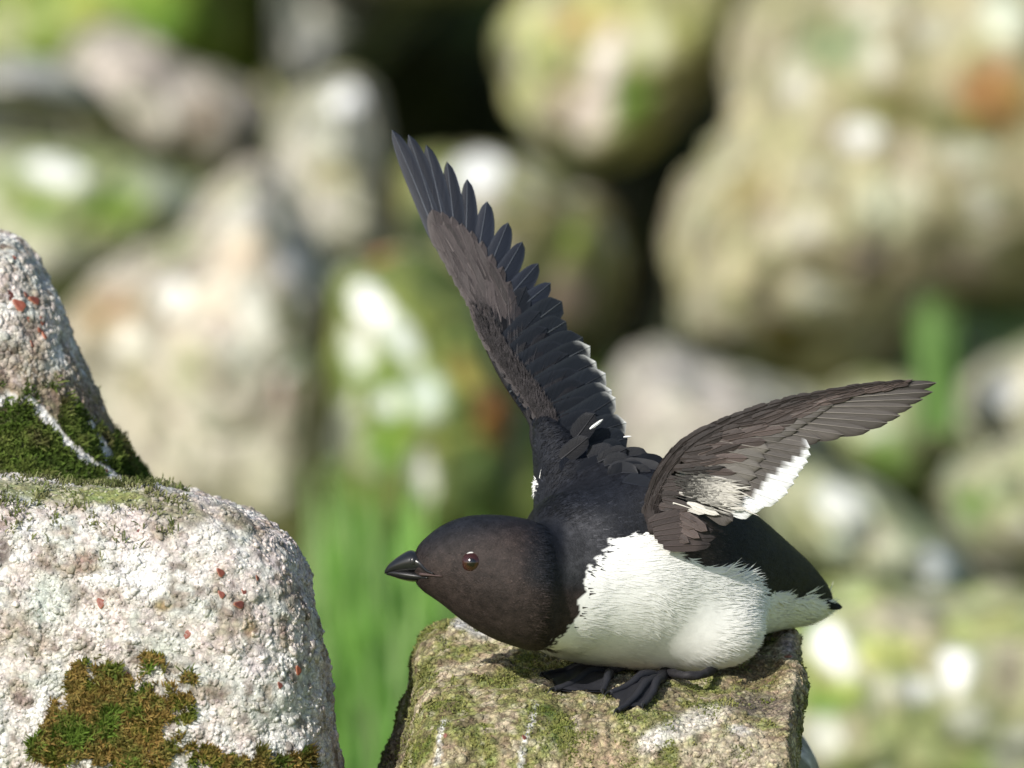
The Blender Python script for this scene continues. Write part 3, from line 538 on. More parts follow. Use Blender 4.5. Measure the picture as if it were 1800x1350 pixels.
# head and throat, seen in profile
HD = -235.
hr = interp_rows([(727, 973, 1022, 24), (735, 957, 1033, 35), (748, 944, 1044, 46), (775, 923, 1062, 60), (815, 907, 1094, 76), (860, 903, 1121, 88), (905, 907, 1138, 96), (940, 915, 1146, 100), (965, 931, 1136, 96), (985, 965, 1095, 66), (992, 990, 1060, 30)], 40)
pieces.append(loft(np.stack([hr[:, 0], (hr[:, 1] + hr[:, 2]) / 2, np.interp(hr[:, 0], [700, 900, 1000], [HD, HD, HD + 20])], 1), (hr[:, 2] - hr[:, 1]) / 2, hr[:, 3], (0, 0, 1)))
def blob(c, r, rot=0.):
    V, T = ico(4); a = math.radians(rot)
    x = V[:, 0] * r[0]; y = V[:, 1] * r[1]
    return PX(c[0] + x * math.cos(a) - y * math.sin(a), c[1] + x * math.sin(a) + y * math.cos(a), c[2] + V[:, 2] * r[2]), [T]
pieces += [blob((1005, 1035, -175), (95, 118, 95)), blob((1010, 955, -110), (95, 95, 110)),           # neck
           blob((1220, 1085, -62), (135, 100, 84), 14), blob((1285, 1118, -40), (64, 64, 62), 0),        # near thigh and flank
           blob((1140, 1100, 60), (120, 78, 70)),
           blob((1110, 842, 40), (80, 62, 80)),                                                        # mantle
           blob((1175, 890, -110), (70, 75, 70), -40)]                                                 # near shoulder
sh_ = interp_rows([(1075, 980, 20, 150), (1055, 910, 36, 122), (1022, 840, 56, 88), (992, 790, 68, 58), (972, 750, 78, 38), (965, 735, 84, 18)], 24)
pieces.append(loft(sh_[:, :3], sh_[:, 3] * .8, sh_[:, 3], (.94, .2, .3), 28, np.array([-.25, .2, .94])))   # far shoulder rising into the wing
vs, qs, ts, off = [], [], [], 0
for V, F in pieces:
    vs.append(V)
    for f in F: (qs if f.shape[1] == 4 else ts).append(f + off)
    off += len(V)
tmp = bpy.data.objects.new('tmp', mesh_data('tmp', np.concatenate(vs), [np.concatenate(qs), np.concatenate(ts)])); COL.objects.link(tmp)
bmx = bmesh.new(); bmx.from_mesh(tmp.data); bmesh.ops.recalc_face_normals(bmx, faces=bmx.faces); bmx.to_mesh(tmp.data); bmx.free()
md = tmp.modifiers.new('r', 'REMESH'); md.mode = 'VOXEL'; md.voxel_size = .0013
md = tmp.modifiers.new('s', 'SMOOTH'); md.factor = .5; md.iterations = 10
em = bpy.data.meshes.new_from_object(tmp.evaluated_get(bpy.context.evaluated_depsgraph_get()))
em.calc_loop_triangles()
bv = np.empty(len(em.vertices) * 3); em.vertices.foreach_get('co', bv); bv = bv.reshape(-1, 3)
bt = np.empty(len(em.loop_triangles) * 3, np.int32); em.loop_triangles.foreach_get('vertices', bt); bt = bt.reshape(-1, 3)
bpy.data.objects.remove(tmp); bpy.data.meshes.remove(em)
_e = np.concatenate([bt[:, [0, 1]], bt[:, [1, 2]], bt[:, [2, 0]]]); _dg = np.bincount(_e[:, 0], minlength=len(bv))[:, None]
_u = UVD(bv)[0]; _m = (.03 + .97 * sst(950, 1060, _u) * (1 - .9 * sst(1360, 1420, _u)))[:, None] * .6
for _ in range(200):
    av_ = np.stack([np.bincount(_e[:, 0], bv[_e[:, 1], i], len(bv)) for i in range(3)], 1) / _dg
    bv = bv + (av_ - bv) * _m
bn = vnormals(bv, bt)
if ((bv - bv.mean(0)) * bn).sum() < 0: bn = -bn; bt = bt[:, ::-1]
SDw = nrm(PX(*(CT + SD)) - PX(*CT)); AXw = nrm(PX(*(CT + AX)) - PX(*CT)); CTw = PX(*CT)
bound_u = np.array([940, 955, 977, 1003, 1017, 1030, 1043, 1063, 1087, 1133, 1167, 1190, 1217, 1253, 1300, 1323, 1337, 1367, 1417, 1457, 1500])
bound_v = np.array([1170, 1152, 1130, 1097, 1060, 1023, 987, 957, 944, 943, 963, 980, 992, 1000, 1010, 1033, 1050, 1050, 1052, 1062, 1075])
def plumage(q):
    """how white each point is and its colour"""
    lat = (q - CTw) @ SDw; m = q - 2 * np.minimum(lat, 0)[:, None] * SDw
    u, v, d = UVD(m); u0, v0, d0 = UVD(q)
    jag = 8 * vnoise(q * 260, 2) + 6 * vnoise(q * 600, 3) + 2 * vnoise(q * 2200, 4)
    wm = (v + jag > np.interp(u + .6 * jag, bound_u, bound_v)) & (u > 950)
    wm |= (u0 < 950) & (v0 > 848) & (v0 < 915) & (d0 / K > -110) & (lat < 0) & (u0 < 947 - (v0 - 850) * .33)
    n1 = fbm(q * 55, 3, 6); n2 = vnoise(q * 700, 9)
    c = np.tile([[.0095, .0105, .0140]], (len(q), 1))
    face = sst(955, 900, u0) * sst(915, 975, v0 + .25 * (u0 - 830)) ; bib = sst(1075, 1020, u0) * sst(1010, 1060, v0)  # brown face against black rear head puts the sunlit side into colour
    c = mixc(c, (.0255, .0185, .017), np.clip(face + bib, 0, 1)); c = mixc(c, (.046, .046, .050), sst(982, 1005, u0) * sst(1105, 1040, u0) * sst(1045, 1000, v0) * sst(880, 930, v0) * .8)  # the grey nape has its silvery sunlit sheen painted in
    c = mixc(c, (.036, .027, .0245), sst(1130, 1170, u0) * sst(1290, 1230, u0) * sst(900, 925, v0) * sst(1010, 985, v0))
    c = c * (1 + .35 * n1 + .22 * n2)[:, None]
    w = np.tile([[.81, .805, .79]], (len(q), 1)) * (1 + .05 * n2)[:, None]
    w = mixc(w, (.58, .55, .49), sst(1120, 1185, v0) * sst(1280, 1100, u0) * .5)  # lower belly greyed: soft underside shade put into the white
    return np.where(wm[:, None], w, c), wm
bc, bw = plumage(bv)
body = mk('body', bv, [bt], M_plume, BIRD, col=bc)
# plumage: small overlapping feather tips all over the body, lying along the flow from bill to tail
NP = 130000
tri, w = sample(bv, bt, NP); q = at(bv, tri, w); m = nrm(at(bn, tri, w)); qu, qv, qd = UVD(q)
tipw = PX(690, 1005, HD)
hf = sst(1080, 900, qu) * sst(0, -100, qd / K)
flow = nrm(q - tipw) * hf[:, None] + (AXw + np.array([0, 0, -.12])) * (1 - hf)[:, None]
flow = flow + .25 * np.stack([vnoise(q * 90, 21), vnoise(q * 90, 22), vnoise(q * 90, 23)], 1)
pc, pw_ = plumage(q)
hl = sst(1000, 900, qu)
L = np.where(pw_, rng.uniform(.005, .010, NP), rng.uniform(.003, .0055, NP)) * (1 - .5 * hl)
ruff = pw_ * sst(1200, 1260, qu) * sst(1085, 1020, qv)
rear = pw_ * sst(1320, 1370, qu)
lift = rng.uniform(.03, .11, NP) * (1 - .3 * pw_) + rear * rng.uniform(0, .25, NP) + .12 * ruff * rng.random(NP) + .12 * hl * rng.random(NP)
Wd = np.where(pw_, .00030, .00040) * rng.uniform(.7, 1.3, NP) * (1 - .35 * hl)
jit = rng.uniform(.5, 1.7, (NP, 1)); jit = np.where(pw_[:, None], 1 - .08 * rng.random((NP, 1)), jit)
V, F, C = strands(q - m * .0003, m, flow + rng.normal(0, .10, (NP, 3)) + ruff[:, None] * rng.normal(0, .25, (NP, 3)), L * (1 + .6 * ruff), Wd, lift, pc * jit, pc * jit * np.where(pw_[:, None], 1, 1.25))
o = mk('body_plumage', V, F, M_plume, body, col=C); o['kind'] = 'stuff'

# --- bill, eyes
def mirror_loft(rows, d, n=16, pw=2.0, seg=20):
    r = interp_rows(rows, n)
    return loft(np.stack([r[:, 0], (r[:, 1] + r[:, 2]) / 2, np.full(n, d)], 1), (r[:, 2] - r[:, 1]) / 2, r[:, 3], (0, 0, 1), seg, None, pw)
bill = bpy.data.objects.new('bill', None); COL.objects.link(bill); bill.parent = BIRD; bill.location = PX(735, 1000, HD) - BASE; bill.empty_display_size = .01
V, F = mirror_loft([(676, 1003, 1009, 2.5), (682, 993, 1007.5, 9), (692, 984, 1006.5, 16), (706, 974, 1007, 23), (722, 967, 1008, 30), (736, 974, 1008, 36), (750, 996, 1010.5, 51), (762, 1005, 1011.5, 60)], HD, 22)
mk('upper_mandible', V, F, M_horn, bill, col=np.tile([[.012, .0125, .014]], (len(V), 1)))
V, F = mirror_loft([(679, 1005, 1010.5, 2), (688, 1001.5, 1013, 9), (704, 1001, 1018.5, 18), (720, 1002, 1022, 25), (738, 1005, 1023, 33), (752, 1011.5, 1020, 46)], HD, 16)
mk('lower_mandible', V, F, M_horn, bill, col=np.tile([[.010, .010, .011]], (len(V), 1)))
for s in (-1, 1):
    V, T = ico(3); V2 = PX(726 + V[:, 0] * 6, 986 + V[:, 1] * 7, HD + s * 30 + V[:, 2] * 4)
    mk('nostril', V2, [T], M_horn, bill, col=np.tile([[.02, .02, .022]], (len(V), 1)))
    g = np.array([(738, 1009), (758, 1011), (777, 1013.0)])
    pth = []
    for (uu, vv) in smooth_path(g, 8):
        hwid = np.interp(uu, hr[:, 0], hr[:, 3]) * math.sqrt(max(0, 1 - ((vv - np.interp(uu, hr[:, 0], (hr[:, 1] + hr[:, 2]) / 2)) / np.interp(uu, hr[:, 0], (hr[:, 2] - hr[:, 1]) / 2)) ** 2))
        pth.append(PX(uu, vv, HD + s * (hwid + 1.0)))
    V, F = tube(pth, np.linspace(2.6, .8, 8) * K, 8)
    mk('gape', V, F, M_skin, bill, col=np.tile([[.075, .050, .048]], (len(V), 1)))
bvb = BVHTree.FromPolygons([tuple(x) for x in bv], [tuple(int(y) for y in t) for t in bt])
for s in (-1, 1):
    o_ = Vector(PX(828, 993, HD + s * 400)); h = bvb.ray_cast(o_, Vector(Fw) * (-s))
    ce = np.array(h[0]) + Fw * (-s) * 10.5 * K; V, T = ico(4); V = V * 18.5 * K + ce
    rr = np.linalg.norm(np.cross(V - ce, Fw), axis=1) / K
    cc = np.where((rr < 8)[:, None], [[.003, .002, .002]], [[.034, .010, .006]])
    eye = mk('eye', V, [T], M_eye, BIRD, col=cc)
    th = np.linspace(0, 2 * np.pi, 40)
    ring = ce + Fw * s * 7.2 * K + K * (np.cos(th)[:, None] * 15.6 * Rt + np.sin(th)[:, None] * 14.2 * Up)
    V, F = tube(ring, np.full(40, 1.9 * K), 8)
    uu, vv, dd = UVD(V); cc = np.where(((uu - 828) * .55 + (vv - 993) > 4)[:, None], [[.42, .36, .33]], [[.03, .025, .024]])
    mk('eyelid', V, F, M_skin, eye, col=cc)
    arc = np.linspace(math.radians(62), math.radians(118), 12)
    V, F = tube(ce + Fw * s * 6.4 * K + K * (np.cos(arc)[:, None] * 17.5 * Rt + np.sin(arc)[:, None] * 17.0 * Up), 1.5 * K * np.sin(np.linspace(.25, np.pi - .25, 12)), 6)
    mk('white_eye_mark', V, F, M_skin, eye, col=np.tile([[.75, .74, .72]], (len(V), 1)))

# --- feathers
def feather(name, parent, b, t, wpx, N=14, tilt=.12, bend=0., shape='prim', col=(.02, .021, .026), tip=None, tipfrac=.8, edge=None, shaft=None, lay=0., camber=.10, flip=1, jag=0.):
    """b, t: (u, v, d) in photo pixels at the bird's scale; a vane with camber and a raised shaft"""
    b = np.array(b, float); t = np.array(t, float); ax = t - b; Ln = np.linalg.norm(ax[:2]); dirn = ax[:2] / Ln
    perp = np.array([-dirn[1], dirn[0]]) * flip
    tt = np.linspace(0, 1, N) ** .9; ss = np.linspace(-1, 1, 7)
    if shape == 'prim': hw = np.minimum(1, (.35 + tt / .35)) * (1 - np.clip((tt - .5) / .5, 0, 1) ** 2.6) ** .6
    elif shape == 'sec': hw = np.minimum(1, (.4 + tt / .4)) * np.sqrt(np.clip(1 - np.clip((tt - .72) / .28, 0, 1) ** 2.6, 0, 1))
    else: hw = np.minimum(1, (.45 + tt / .35)) * np.sqrt(np.clip(1 - np.clip((tt - .5) / .5, 0, 1) ** 2.2, 0, 1))
    hw = np.maximum(hw, .02)
    TT, SS = np.meshgrid(tt, ss, indexing='ij'); HW = np.repeat(hw[:, None], 7, 1)
    asym = np.where(SS < 0, .78, 1.12) if shape == 'prim' else 1.0
    x = SS * HW * wpx * asym
    if jag: x = x * (1 + jag * rng.normal(0, 1, x.shape) * (np.abs(SS) > .9))
    c2 = b[None, None, :2] + TT[..., None] * ax[None, None, :2] + x[..., None] * perp + (bend * Ln * TT ** 2 * (1 - .0 * TT))[..., None] * perp
    # SS>0 side and SS<0 side differ in depth (tilt), crown toward the viewer (camber)
    dd = b[2] + TT * ax[2] - lay + tilt * x + camber * wpx * SS ** 2
    V = [PX(c2[..., 0], c2[..., 1], dd).reshape(-1, 3)]
    i, j = np.meshgrid(np.arange(N - 1), np.arange(6), indexing='ij'); k = (i * 7 + j).ravel()
    Q = [np.stack([k, k + 1, k + 8, k + 7], 1)]
    rv = rng.uniform(.82, 1.2); col = np.array(col) * rv
    C = np.tile(col, (N * 7, 1)); S_, T_ = SS.ravel(), TT.ravel()
    if edge is not None: C = mixc(C, edge, sst(.72, 1.0, np.maximum(np.abs(S_), sst(.82, 1, T_))) * .65)
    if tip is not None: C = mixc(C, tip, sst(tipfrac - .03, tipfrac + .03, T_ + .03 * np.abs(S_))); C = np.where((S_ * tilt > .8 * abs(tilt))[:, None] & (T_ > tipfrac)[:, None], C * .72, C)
    fu = np.stack([S_, T_, np.full(N * 7, rng.random() * 50)], 1)
    # shaft
    sw = lerp(1.35, .45, tt) * (1 if wpx > 12 else .7); top = dd[:, 3] - 1.1
    cl = c2[:, 3]; sh = []
    for s_, h_ in ((-1, 0), (0, -.8), (1, 0)):
        e = cl + perp * (s_ * sw)[:, None]; sh.append(PX(e[:, 0], e[:, 1], top + h_))
    V.append(np.stack(sh, 1).reshape(-1, 3)); k = (np.arange(N - 1)[:, None] * 3 + np.arange(2)[None]).ravel() + N * 7
    Q.append(np.stack([k, k + 1, k + 4, k + 3], 1))
    sc = np.array(shaft if shaft is not None else col * 1.5)
    cs = np.tile(sc, (N * 3, 1))
    if tip is not None: cs = mixc(cs, tip, np.repeat(sst(tipfrac - .03, tipfrac + .03, tt), 3))
    C = np.concatenate([C, cs]); fu = np.concatenate([fu, np.tile([[0, .5, 3.]], (N * 3, 1))])
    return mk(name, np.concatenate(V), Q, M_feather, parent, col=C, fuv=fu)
def pl(pts, x):
    pts = np.array(pts, float); s = np.linspace(0, 1, len(pts)); return np.stack([np.interp(x, s, pts[:, i]) for i in range(pts.shape[1])], -1)

def arm(path, rad, col, flat=.45):
    V, F = tube(smooth_path(path, 40), np.interp(np.linspace(0, 1, 40), np.linspace(0, 1, len(rad)), rad) * K, 16, flat)
    return mk('wing', V, F, M_plume, BIRD, col=np.tile([col], (len(V), 1)))

# far wing, upper side seen
def fd(u, v):   # depth (px) of the far wing surface
    lead = np.interp(v, [225, 383, 490, 580, 640, 700, 745, 800], [697, 757, 800, 840, 870, 915, 943, 945])
    return 70 + (800 - v) * .30 + (u - lead) * .16
def fp(u, v): return (u, v, float(fd(u, v)))
bone = [(1000, 830), (968, 775), (955, 730), (900, 655), (862, 585), (838, 530), (805, 465), (775, 400)]
FW = arm([PX(*(np.array(fp(*b_)) + [0, 0, 12])) for b_ in bone], [50, 36, 30, 24, 20, 15, 10, 3], (.016, .0155, .018), .3)
blue = (.0105, .013, .021); brn = (.046, .038, .038); drk = (.0075, .0075, .0098)
ptips = [(696, 226), (725, 235), (756, 254), (792, 284), (827, 315), (861, 355), (893, 391), (918, 425), (946, 463), (968, 497)]
pbase = [(782, 455), (790, 468), (798, 482), (806, 496), (815, 510), (824, 525), (832, 540), (841, 556), (850, 572), (858, 588)]
for i, (tp, bs) in enumerate(zip(ptips, pbase)):
    feather('primary_feather', FW, fp(*bs), fp(*tp), 18 if i < 5 else 21, 18, tilt=.10, bend=-.03 if i < 6 else .0, col=np.array(blue) * (.95 + .03 * i), shaft=(.07, .08, .10), edge=(.03, .036, .05), lay=-1 + i * .2)
stips = [(985, 527), (994, 561), (1014, 582), (1030, 600), (1044, 624), (1058, 646), (1073, 673), (1084, 705), (1095, 732), (1103, 765), (1100, 790)]
sbase = pl([(868, 622), (908, 696), (958, 765), (1000, 815)], np.linspace(0, 1, len(stips)))
for i, (tp, bs) in enumerate(zip(stips, sbase)):
    feather('secondary_feather', FW, fp(*(bs + rng.normal(0, 4, 2))), fp(*(np.array(tp) + rng.normal(0, 2.5, 2))), 27 * rng.uniform(.9, 1.1), 14, tilt=.09, bend=rng.uniform(-.04, .12), camber=.03, shape='sec', col=np.array((.0085, .011, .016)) * 1.0, shaft=(.08, .09, .10) if i < 4 else (.03, .033, .04), edge=(.022, .026, .032), lay=0 + i * .2, tip=(.75, .76, .74) if 3 <= i <= 8 else None, tipfrac=.965)
# greater coverts over the primaries and secondaries
pct = [(760, 368), (777, 372), (795, 380), (812, 392), (830, 405), (848, 423), (866, 446), (884, 468), (898, 494), (908, 520)]
pcb = pl([(778, 440), (800, 490), (822, 530), (842, 570), (856, 595)], np.linspace(0, 1, len(pct)))
for i, (tp, bs) in enumerate(zip(pct, pcb)):
    feather('primary_covert', FW, fp(*bs), fp(*tp), 16, 10, tilt=.09, shape='cov', col=np.array(brn) * (1.1 if i < 7 else .8), edge=(.075, .066, .066), lay=3.5 + i * .2, shaft=np.array(brn) * .8)
gct = [(930, 512), (952, 545), (965, 575), (985, 600), (1002, 622), (1015, 645), (1030, 672), (1042, 700), (1050, 730), (1052, 760)]
gcb = pl([(862, 612), (892, 672), (930, 735), (968, 795)], np.linspace(0, 1, len(gct)))
for i, (tp, bs) in enumerate(zip(gct, gcb)):
    feather('secondary_covert', FW, fp(*(bs + rng.normal(0, 5, 2))), fp(*(np.array(tp) + rng.normal(0, 4, 2))), 25 * rng.uniform(.85, 1.1), 10, tilt=.08, bend=rng.uniform(-.05, .15), camber=.03, shape='cov', col=(.0075, .0092, .0135), edge=(.017, .020, .027), lay=4 + i * .2)
# median coverts of the hand and small coverts of the arm, row over row
lead = [(757, 385), (775, 432), (800, 490), (826, 538), (838, 580), (868, 636), (912, 698), (942, 745), (948, 790)]
trail = [(775, 398), (852, 448), (884, 490), (905, 530), (930, 575), (985, 625), (1015, 690), (1035, 745), (1045, 800)]
lead = smooth_path(lead, 60); trail = smooth_path(trail, 60)
row = 0
for fr, ln, wd, cnt in ((.78, 58, 15, 15), (.60, 54, 14, 16), (.44, 48, 13, 18), (.28, 44, 12, 19), (.15, 40, 10, 20), (.06, 34, 7, 22)):
    for k in range(cnt):
        x = (k + .5 + rng.uniform(-.2, .2)) / cnt
        x = .06 + .94 * x
        a, b_ = pl(lead, x), pl(trail, x); pt = a + (b_ - a) * fr
        ang = np.interp(x, [0, .3, .45, .6, .8, 1], [112, 108, 92, 62, 40, 55]) + rng.uniform(-9, 9)
        ang = ang + (1 - fr) * np.interp(x, [0, .4, .6, 1], [4, 6, 30, 40])
        dr = np.array([math.cos(math.radians(ang)), -math.sin(math.radians(ang))]); lk = ln * rng.uniform(.85, 1.15) * (1 + .45 * (1 - sst(.3, .5, x)))
        if fr < .1: gg = pl(lead, max(x - .06, 0)) - a; dr = gg / (np.hypot(*gg) + 1e-6)
        st = pt - dr * lk * .5; en = pt + dr * lk * .5
        hand = 1 - sst(.36, .56, x + .06 * (fr - .5) + rng.uniform(-.09, .09)); lit = np.clip(hand + (1 - sst(.0, .3, fr)) * .6, 0, 1)
        cc = lerp(np.array(drk), np.array(brn), lit)  # brighter leading edge: sunlight put into the covert colour
        feather('small_covert', FW, fp(*st), fp(*en), wd * rng.uniform(.85, 1.15), 7, tilt=.12 * rng.uniform(.2, 1.6), shape='cov', col=cc * rng.uniform(.55, 1.25), edge=cc * 1.7, lay=5 + row * .8 + rng.uniform(0, 1.0), camber=.08, jag=.03, bend=rng.uniform(-.08, .08))
    row += 1
# scapulars: overlapping feathers lying on the back where the far wing joins
def on_body(u_, v_):
    o = Vector(CAM); h = bvb.ray_cast(o, (Vector(P(u_, v_, 0.)) - o).normalized())
    return None if h[0] is None else float(UVD(np.array(h[0])[None])[2][0]) / K
for k in range(52):
    x = rng.random(); y = rng.random()
    st = np.array([lerp(962, 1135, x), lerp(745, 828, y) + 26 * x]); ang = lerp(78, 2, x ** .8) - 25 * y + rng.uniform(-10, 10)
    dr = np.array([math.cos(math.radians(ang)), -math.sin(math.radians(ang))]); en = st + dr * rng.uniform(44, 68)
    d1 = on_body(*st); d2 = on_body(*en)
    if d1 is None or d1 > 150 or (d2 is None and rng.random() < .6): continue
    if d2 is None or abs(d2 - d1) > 60: d2 = d1 + 8
    feather('scapular', FW, (st[0], st[1], d1 + 3), (en[0], en[1], d2 - 5), rng.uniform(14, 20), 9, tilt=.04, shape='cov', col=lerp(np.array((.0085, .010, .0145)), np.array((.026, .024, .026)), max(0, .6 - x) * rng.random()), edge=(.0105, .0125, .0175), lay=2 + 3 * (1 - y) + rng.uniform(0, 1), camber=.05)
for st, en, w_ in (((1037, 754), (1060, 737), 2.6), ((1096, 768), (1110, 767), 1.6)):
    feather('white_scapular_edge', FW, (st[0], st[1], 42), (en[0], en[1], 42), w_, 6, shape='cov', col=(.75, .76, .75), lay=16)

# near wing, underside seen
def nd(u, v):
    lead = np.interp(u, [1130, 1160, 1200, 1260, 1400, 1550, 1645], [900, 810, 762, 735, 696, 673, 667])
    return -178 - (u - 1150) * .10 - (v - lead) * .14
def np_(u, v): return (u, v, float(nd(u, v)))
bone = [(1160, 940), (1156, 885), (1180, 825), (1215, 785), (1275, 755), (1350, 730), (1430, 707), (1500, 690)]
NW = arm([PX(*(np.array(np_(*b_)) + [0, 0, 10])) for b_ in bone], [30, 22, 17, 13, 11, 8, 6, 3], (.022, .0165, .0155), .5)
gry = (.066, .058, .053); dbr = (.0145, .0105, .0095); mbr = (.058, .043, .039)
ntips = [(1646, 668), (1640, 684), (1623, 697), (1604, 710), (1583, 726), (1561, 739), (1530, 752), (1483, 761), (1444, 769), (1408, 774)]
nbase = pl([(1405, 702), (1370, 716), (1330, 735), (1292, 758)], np.linspace(0, 1, 10))
for i, (tp, bs) in enumerate(zip(ntips, nbase)):
    feather('primary_feather', NW, np_(*bs), np_(*tp), 14 if i < 3 else 18, 16, tilt=-.08, bend=.02, col=np.array(gry) * (.62 + .06 * i), shaft=(.17, .155, .14), edge=(.024, .019, .018), lay=0 - i * .3, camber=.14)
n2t = [(1424, 787), (1425, 800), (1420, 813), (1412, 824), (1404, 837), (1396, 851), (1385, 867), (1368, 881), (1343, 892), (1324, 903), (1288, 916)]
n2b = pl([(1290, 765), (1262, 795), (1240, 830), (1222, 870)], np.linspace(0, 1, len(n2t)))
for i, (tp, bs) in enumerate(zip(n2t, n2b)):
    feather('secondary_feather', NW, np_(*bs), np_(*tp), 19, 14, tilt=-.09, shape='sec', col=np.array(gry) * rng.uniform(.85, 1.1), shaft=(.11, .1, .09), edge=(.06, .052, .047), lay=-1 - i * .3, tip=np.array((.66, .67, .68)) * rng.uniform(.85, 1.05) if i < 10 else None, tipfrac=np.interp(i, [0, 2, 5, 9], [.95, .84, .70, .68]), camber=.16)
gc_t = [(1480, 700), (1465, 712), (1450, 722), (1436, 733), (1418, 744), (1402, 757), (1380, 768)]
gc_b = pl([(1340, 722), (1300, 745), (1270, 770)], np.linspace(0, 1, len(gc_t)))
for i, (tp, bs) in enumerate(zip(gc_t, gc_b)):
    feather('primary_covert', NW, np_(*bs), np_(*tp), 13, 10, tilt=-.07, shape='cov', col=(.088, .080, .074), edge=(.05, .043, .04), lay=2.2 - i * .2)
g2t = [(1352, 790), (1345, 806), (1338, 822), (1330, 838), (1318, 852), (1305, 868), (1290, 882)]
g2b = pl([(1262, 775), (1240, 800), (1222, 830), (1212, 862)], np.linspace(0, 1, len(g2t)))
for i, (tp, bs) in enumerate(zip(g2t, g2b)):
    feather('secondary_covert', NW, np_(*bs), np_(*tp), 16, 10, tilt=-.07, shape='cov', col=(.105, .096, .086), edge=(.06, .052, .047), lay=1.6 - i * .2)
leadn = [(1128, 912), (1138, 862), (1160, 815), (1198, 773), (1258, 741), (1330, 715), (1410, 694), (1500, 678), (1585, 670)]
trailn = [(1175, 950), (1215, 925), (1245, 885), (1262, 838), (1292, 795), (1365, 750), (1440, 715), (1520, 688), (1595, 674)]
leadn = smooth_path(leadn, 60); trailn = smooth_path(trailn, 60)
row = 0
for fr, ln, wd, cnt in ((.95, 60, 9, 16), (.74, 56, 8.5, 18), (.54, 50, 8, 20), (.36, 44, 7.5, 22), (.20, 36, 7, 24), (.07, 30, 6, 26)):
    for k in range(cnt):
        x = (k + .5 + rng.uniform(-.25, .25)) / cnt
        a, b_ = pl(leadn, x), pl(trailn, x); pt = a + (b_ - a) * fr
        ang = np.interp(x, [0, .2, .4, .6, 1], [-34, -22, 0, 14, 14]) + rng.uniform(-9, 9) - 14 * (1 - fr) * 0 + (1 - fr) * 26 * sst(.7, .2, x)
        dr = np.array([math.cos(math.radians(ang)), -math.sin(math.radians(ang))]); lk = ln * rng.uniform(.8, 1.2)
        st = pt - dr * lk * .45; en = pt + dr * lk * .55
        wd_ = 1.0
        if fr < .25: gg = pl(leadn, min(x + .05, 1)) - pl(leadn, max(x - .05, 0)); dr = gg / (np.hypot(*gg) + 1e-6); st = pt - dr * lk * .45; en = pt + dr * lk * .55
        cc = lerp(np.array(dbr), np.array(mbr), sst(.25, .7, fr) * rng.uniform(.25, 1.3))
        e_ = cc * 1.7
        if .18 < x < .40 and fr > .7: cc = lerp(cc, np.array((.55, .53, .49)), rng.uniform(.15, .85) * (pt[1] > 832)); e_ = cc * 1.15; wd_ = .75
        if abs(pt[0] - 1230) < 24 and abs(pt[1] - 838) < 16: cc = np.array((.012, .010, .009)); e_ = cc
        feather('small_covert', NW, np_(*st), np_(*en), wd * wd_ * rng.uniform(.85, 1.2) * (1 - .55 * sst(.6, 1, x)), 7, tilt=-.12 * rng.uniform(.2, 1.6), shape='cov', col=cc, edge=np.clip(e_, 0, .7), lay=2.6 + row * .5 + rng.uniform(0, .9), camber=.06, jag=.04, bend=rng.uniform(-.1, .1))
    row += 1
# axillars folded against the flank
for ka, (st, en, w_) in enumerate((((1140, 918), (1212, 898), 11), ((1146, 926), (1228, 906), 12), ((1148, 934), (1244, 918), 12), ((1150, 942), (1254, 930), 12), ((1156, 950), (1258, 944), 11), ((1166, 960), (1250, 957), 11))):
    feather('axillary_feather', NW, (st[0], st[1], -206), (en[0], en[1], -200), w_, 12, tilt=-.05, shape='cov', col=np.array((.043, .033, .0315)) * rng.uniform(.8, 1.2), tip=(.020, .016, .016), tipfrac=rng.uniform(.72, .85), edge=(.052, .041, .039), lay=3 + ka * .8, camber=.03, bend=.05 - .01 * ka, jag=.02)
# soft plumes over the leading edges
def edge_plumes(wing, ld, depthf, dirf, count, spread, col, lay, sgn):
    x = np.sqrt(rng.random(count)) if sgn < 0 else rng.random(count); a = pl(ld, x); r = rng.random(count) ** 1.3 * spread * (1 - .75 * x * (sgn > 0))
    g = np.gradient(pl(ld, np.linspace(0, 1, 50)), axis=0); tg = np.stack([np.interp(x, np.linspace(0, 1, 50), g[:, i]) for i in (0, 1)], 1); tg /= np.linalg.norm(tg, axis=1, keepdims=True)
    nn = np.stack([-tg[:, 1], tg[:, 0]], 1) * sgn
    pos = a + nn * r[:, None]; ang = np.radians(dirf(x) + rng.normal(0, 6, count)) if sgn < 0 else np.arctan2(-tg[:, 1], tg[:, 0]) + rng.normal(0, .10, count) - .15
    dp = np.array([depthf(*z) for z in pos]) - lay - (4 if sgn < 0 else 1.2) * np.sin(np.clip(r / spread, 0, 1) * np.pi * .9) + 10 * (1 - np.clip(r / 7, 0, 1))
    q0 = PX(pos[:, 0], pos[:, 1], dp); d2 = PX(pos[:, 0] + np.cos(ang), pos[:, 1] - np.sin(ang), dp) - q0
    m_ = np.tile(-Fw, (count, 1)); cj = np.array(col)[None] * rng.uniform(.6, 1.5, (count, 1))
    V, F, C = strands(q0, m_, nrm(d2), rng.uniform(10, 20, count) * K, np.full(count, 1.3 * K), rng.uniform(.02, .15, count), cj, cj * 1.3)
    o = mk('edge_plumage', V, F, M_plume, wing, col=C); o['kind'] = 'stuff'
edge_plumes(FW, lead[22:], fd, lambda x: np.interp(x, [0, .5, 1], [110, 100, 80]), 2400, 34, (.026, .023, .025), 11, -1)  # lighter plume colour carries the sunlit leading edge
edge_plumes(NW, leadn, nd, lambda x: np.interp(x, [0, .3, 1], [40, 25, 14]), 3000, 26, (.0125, .0092, .0086), 2.8, 1)
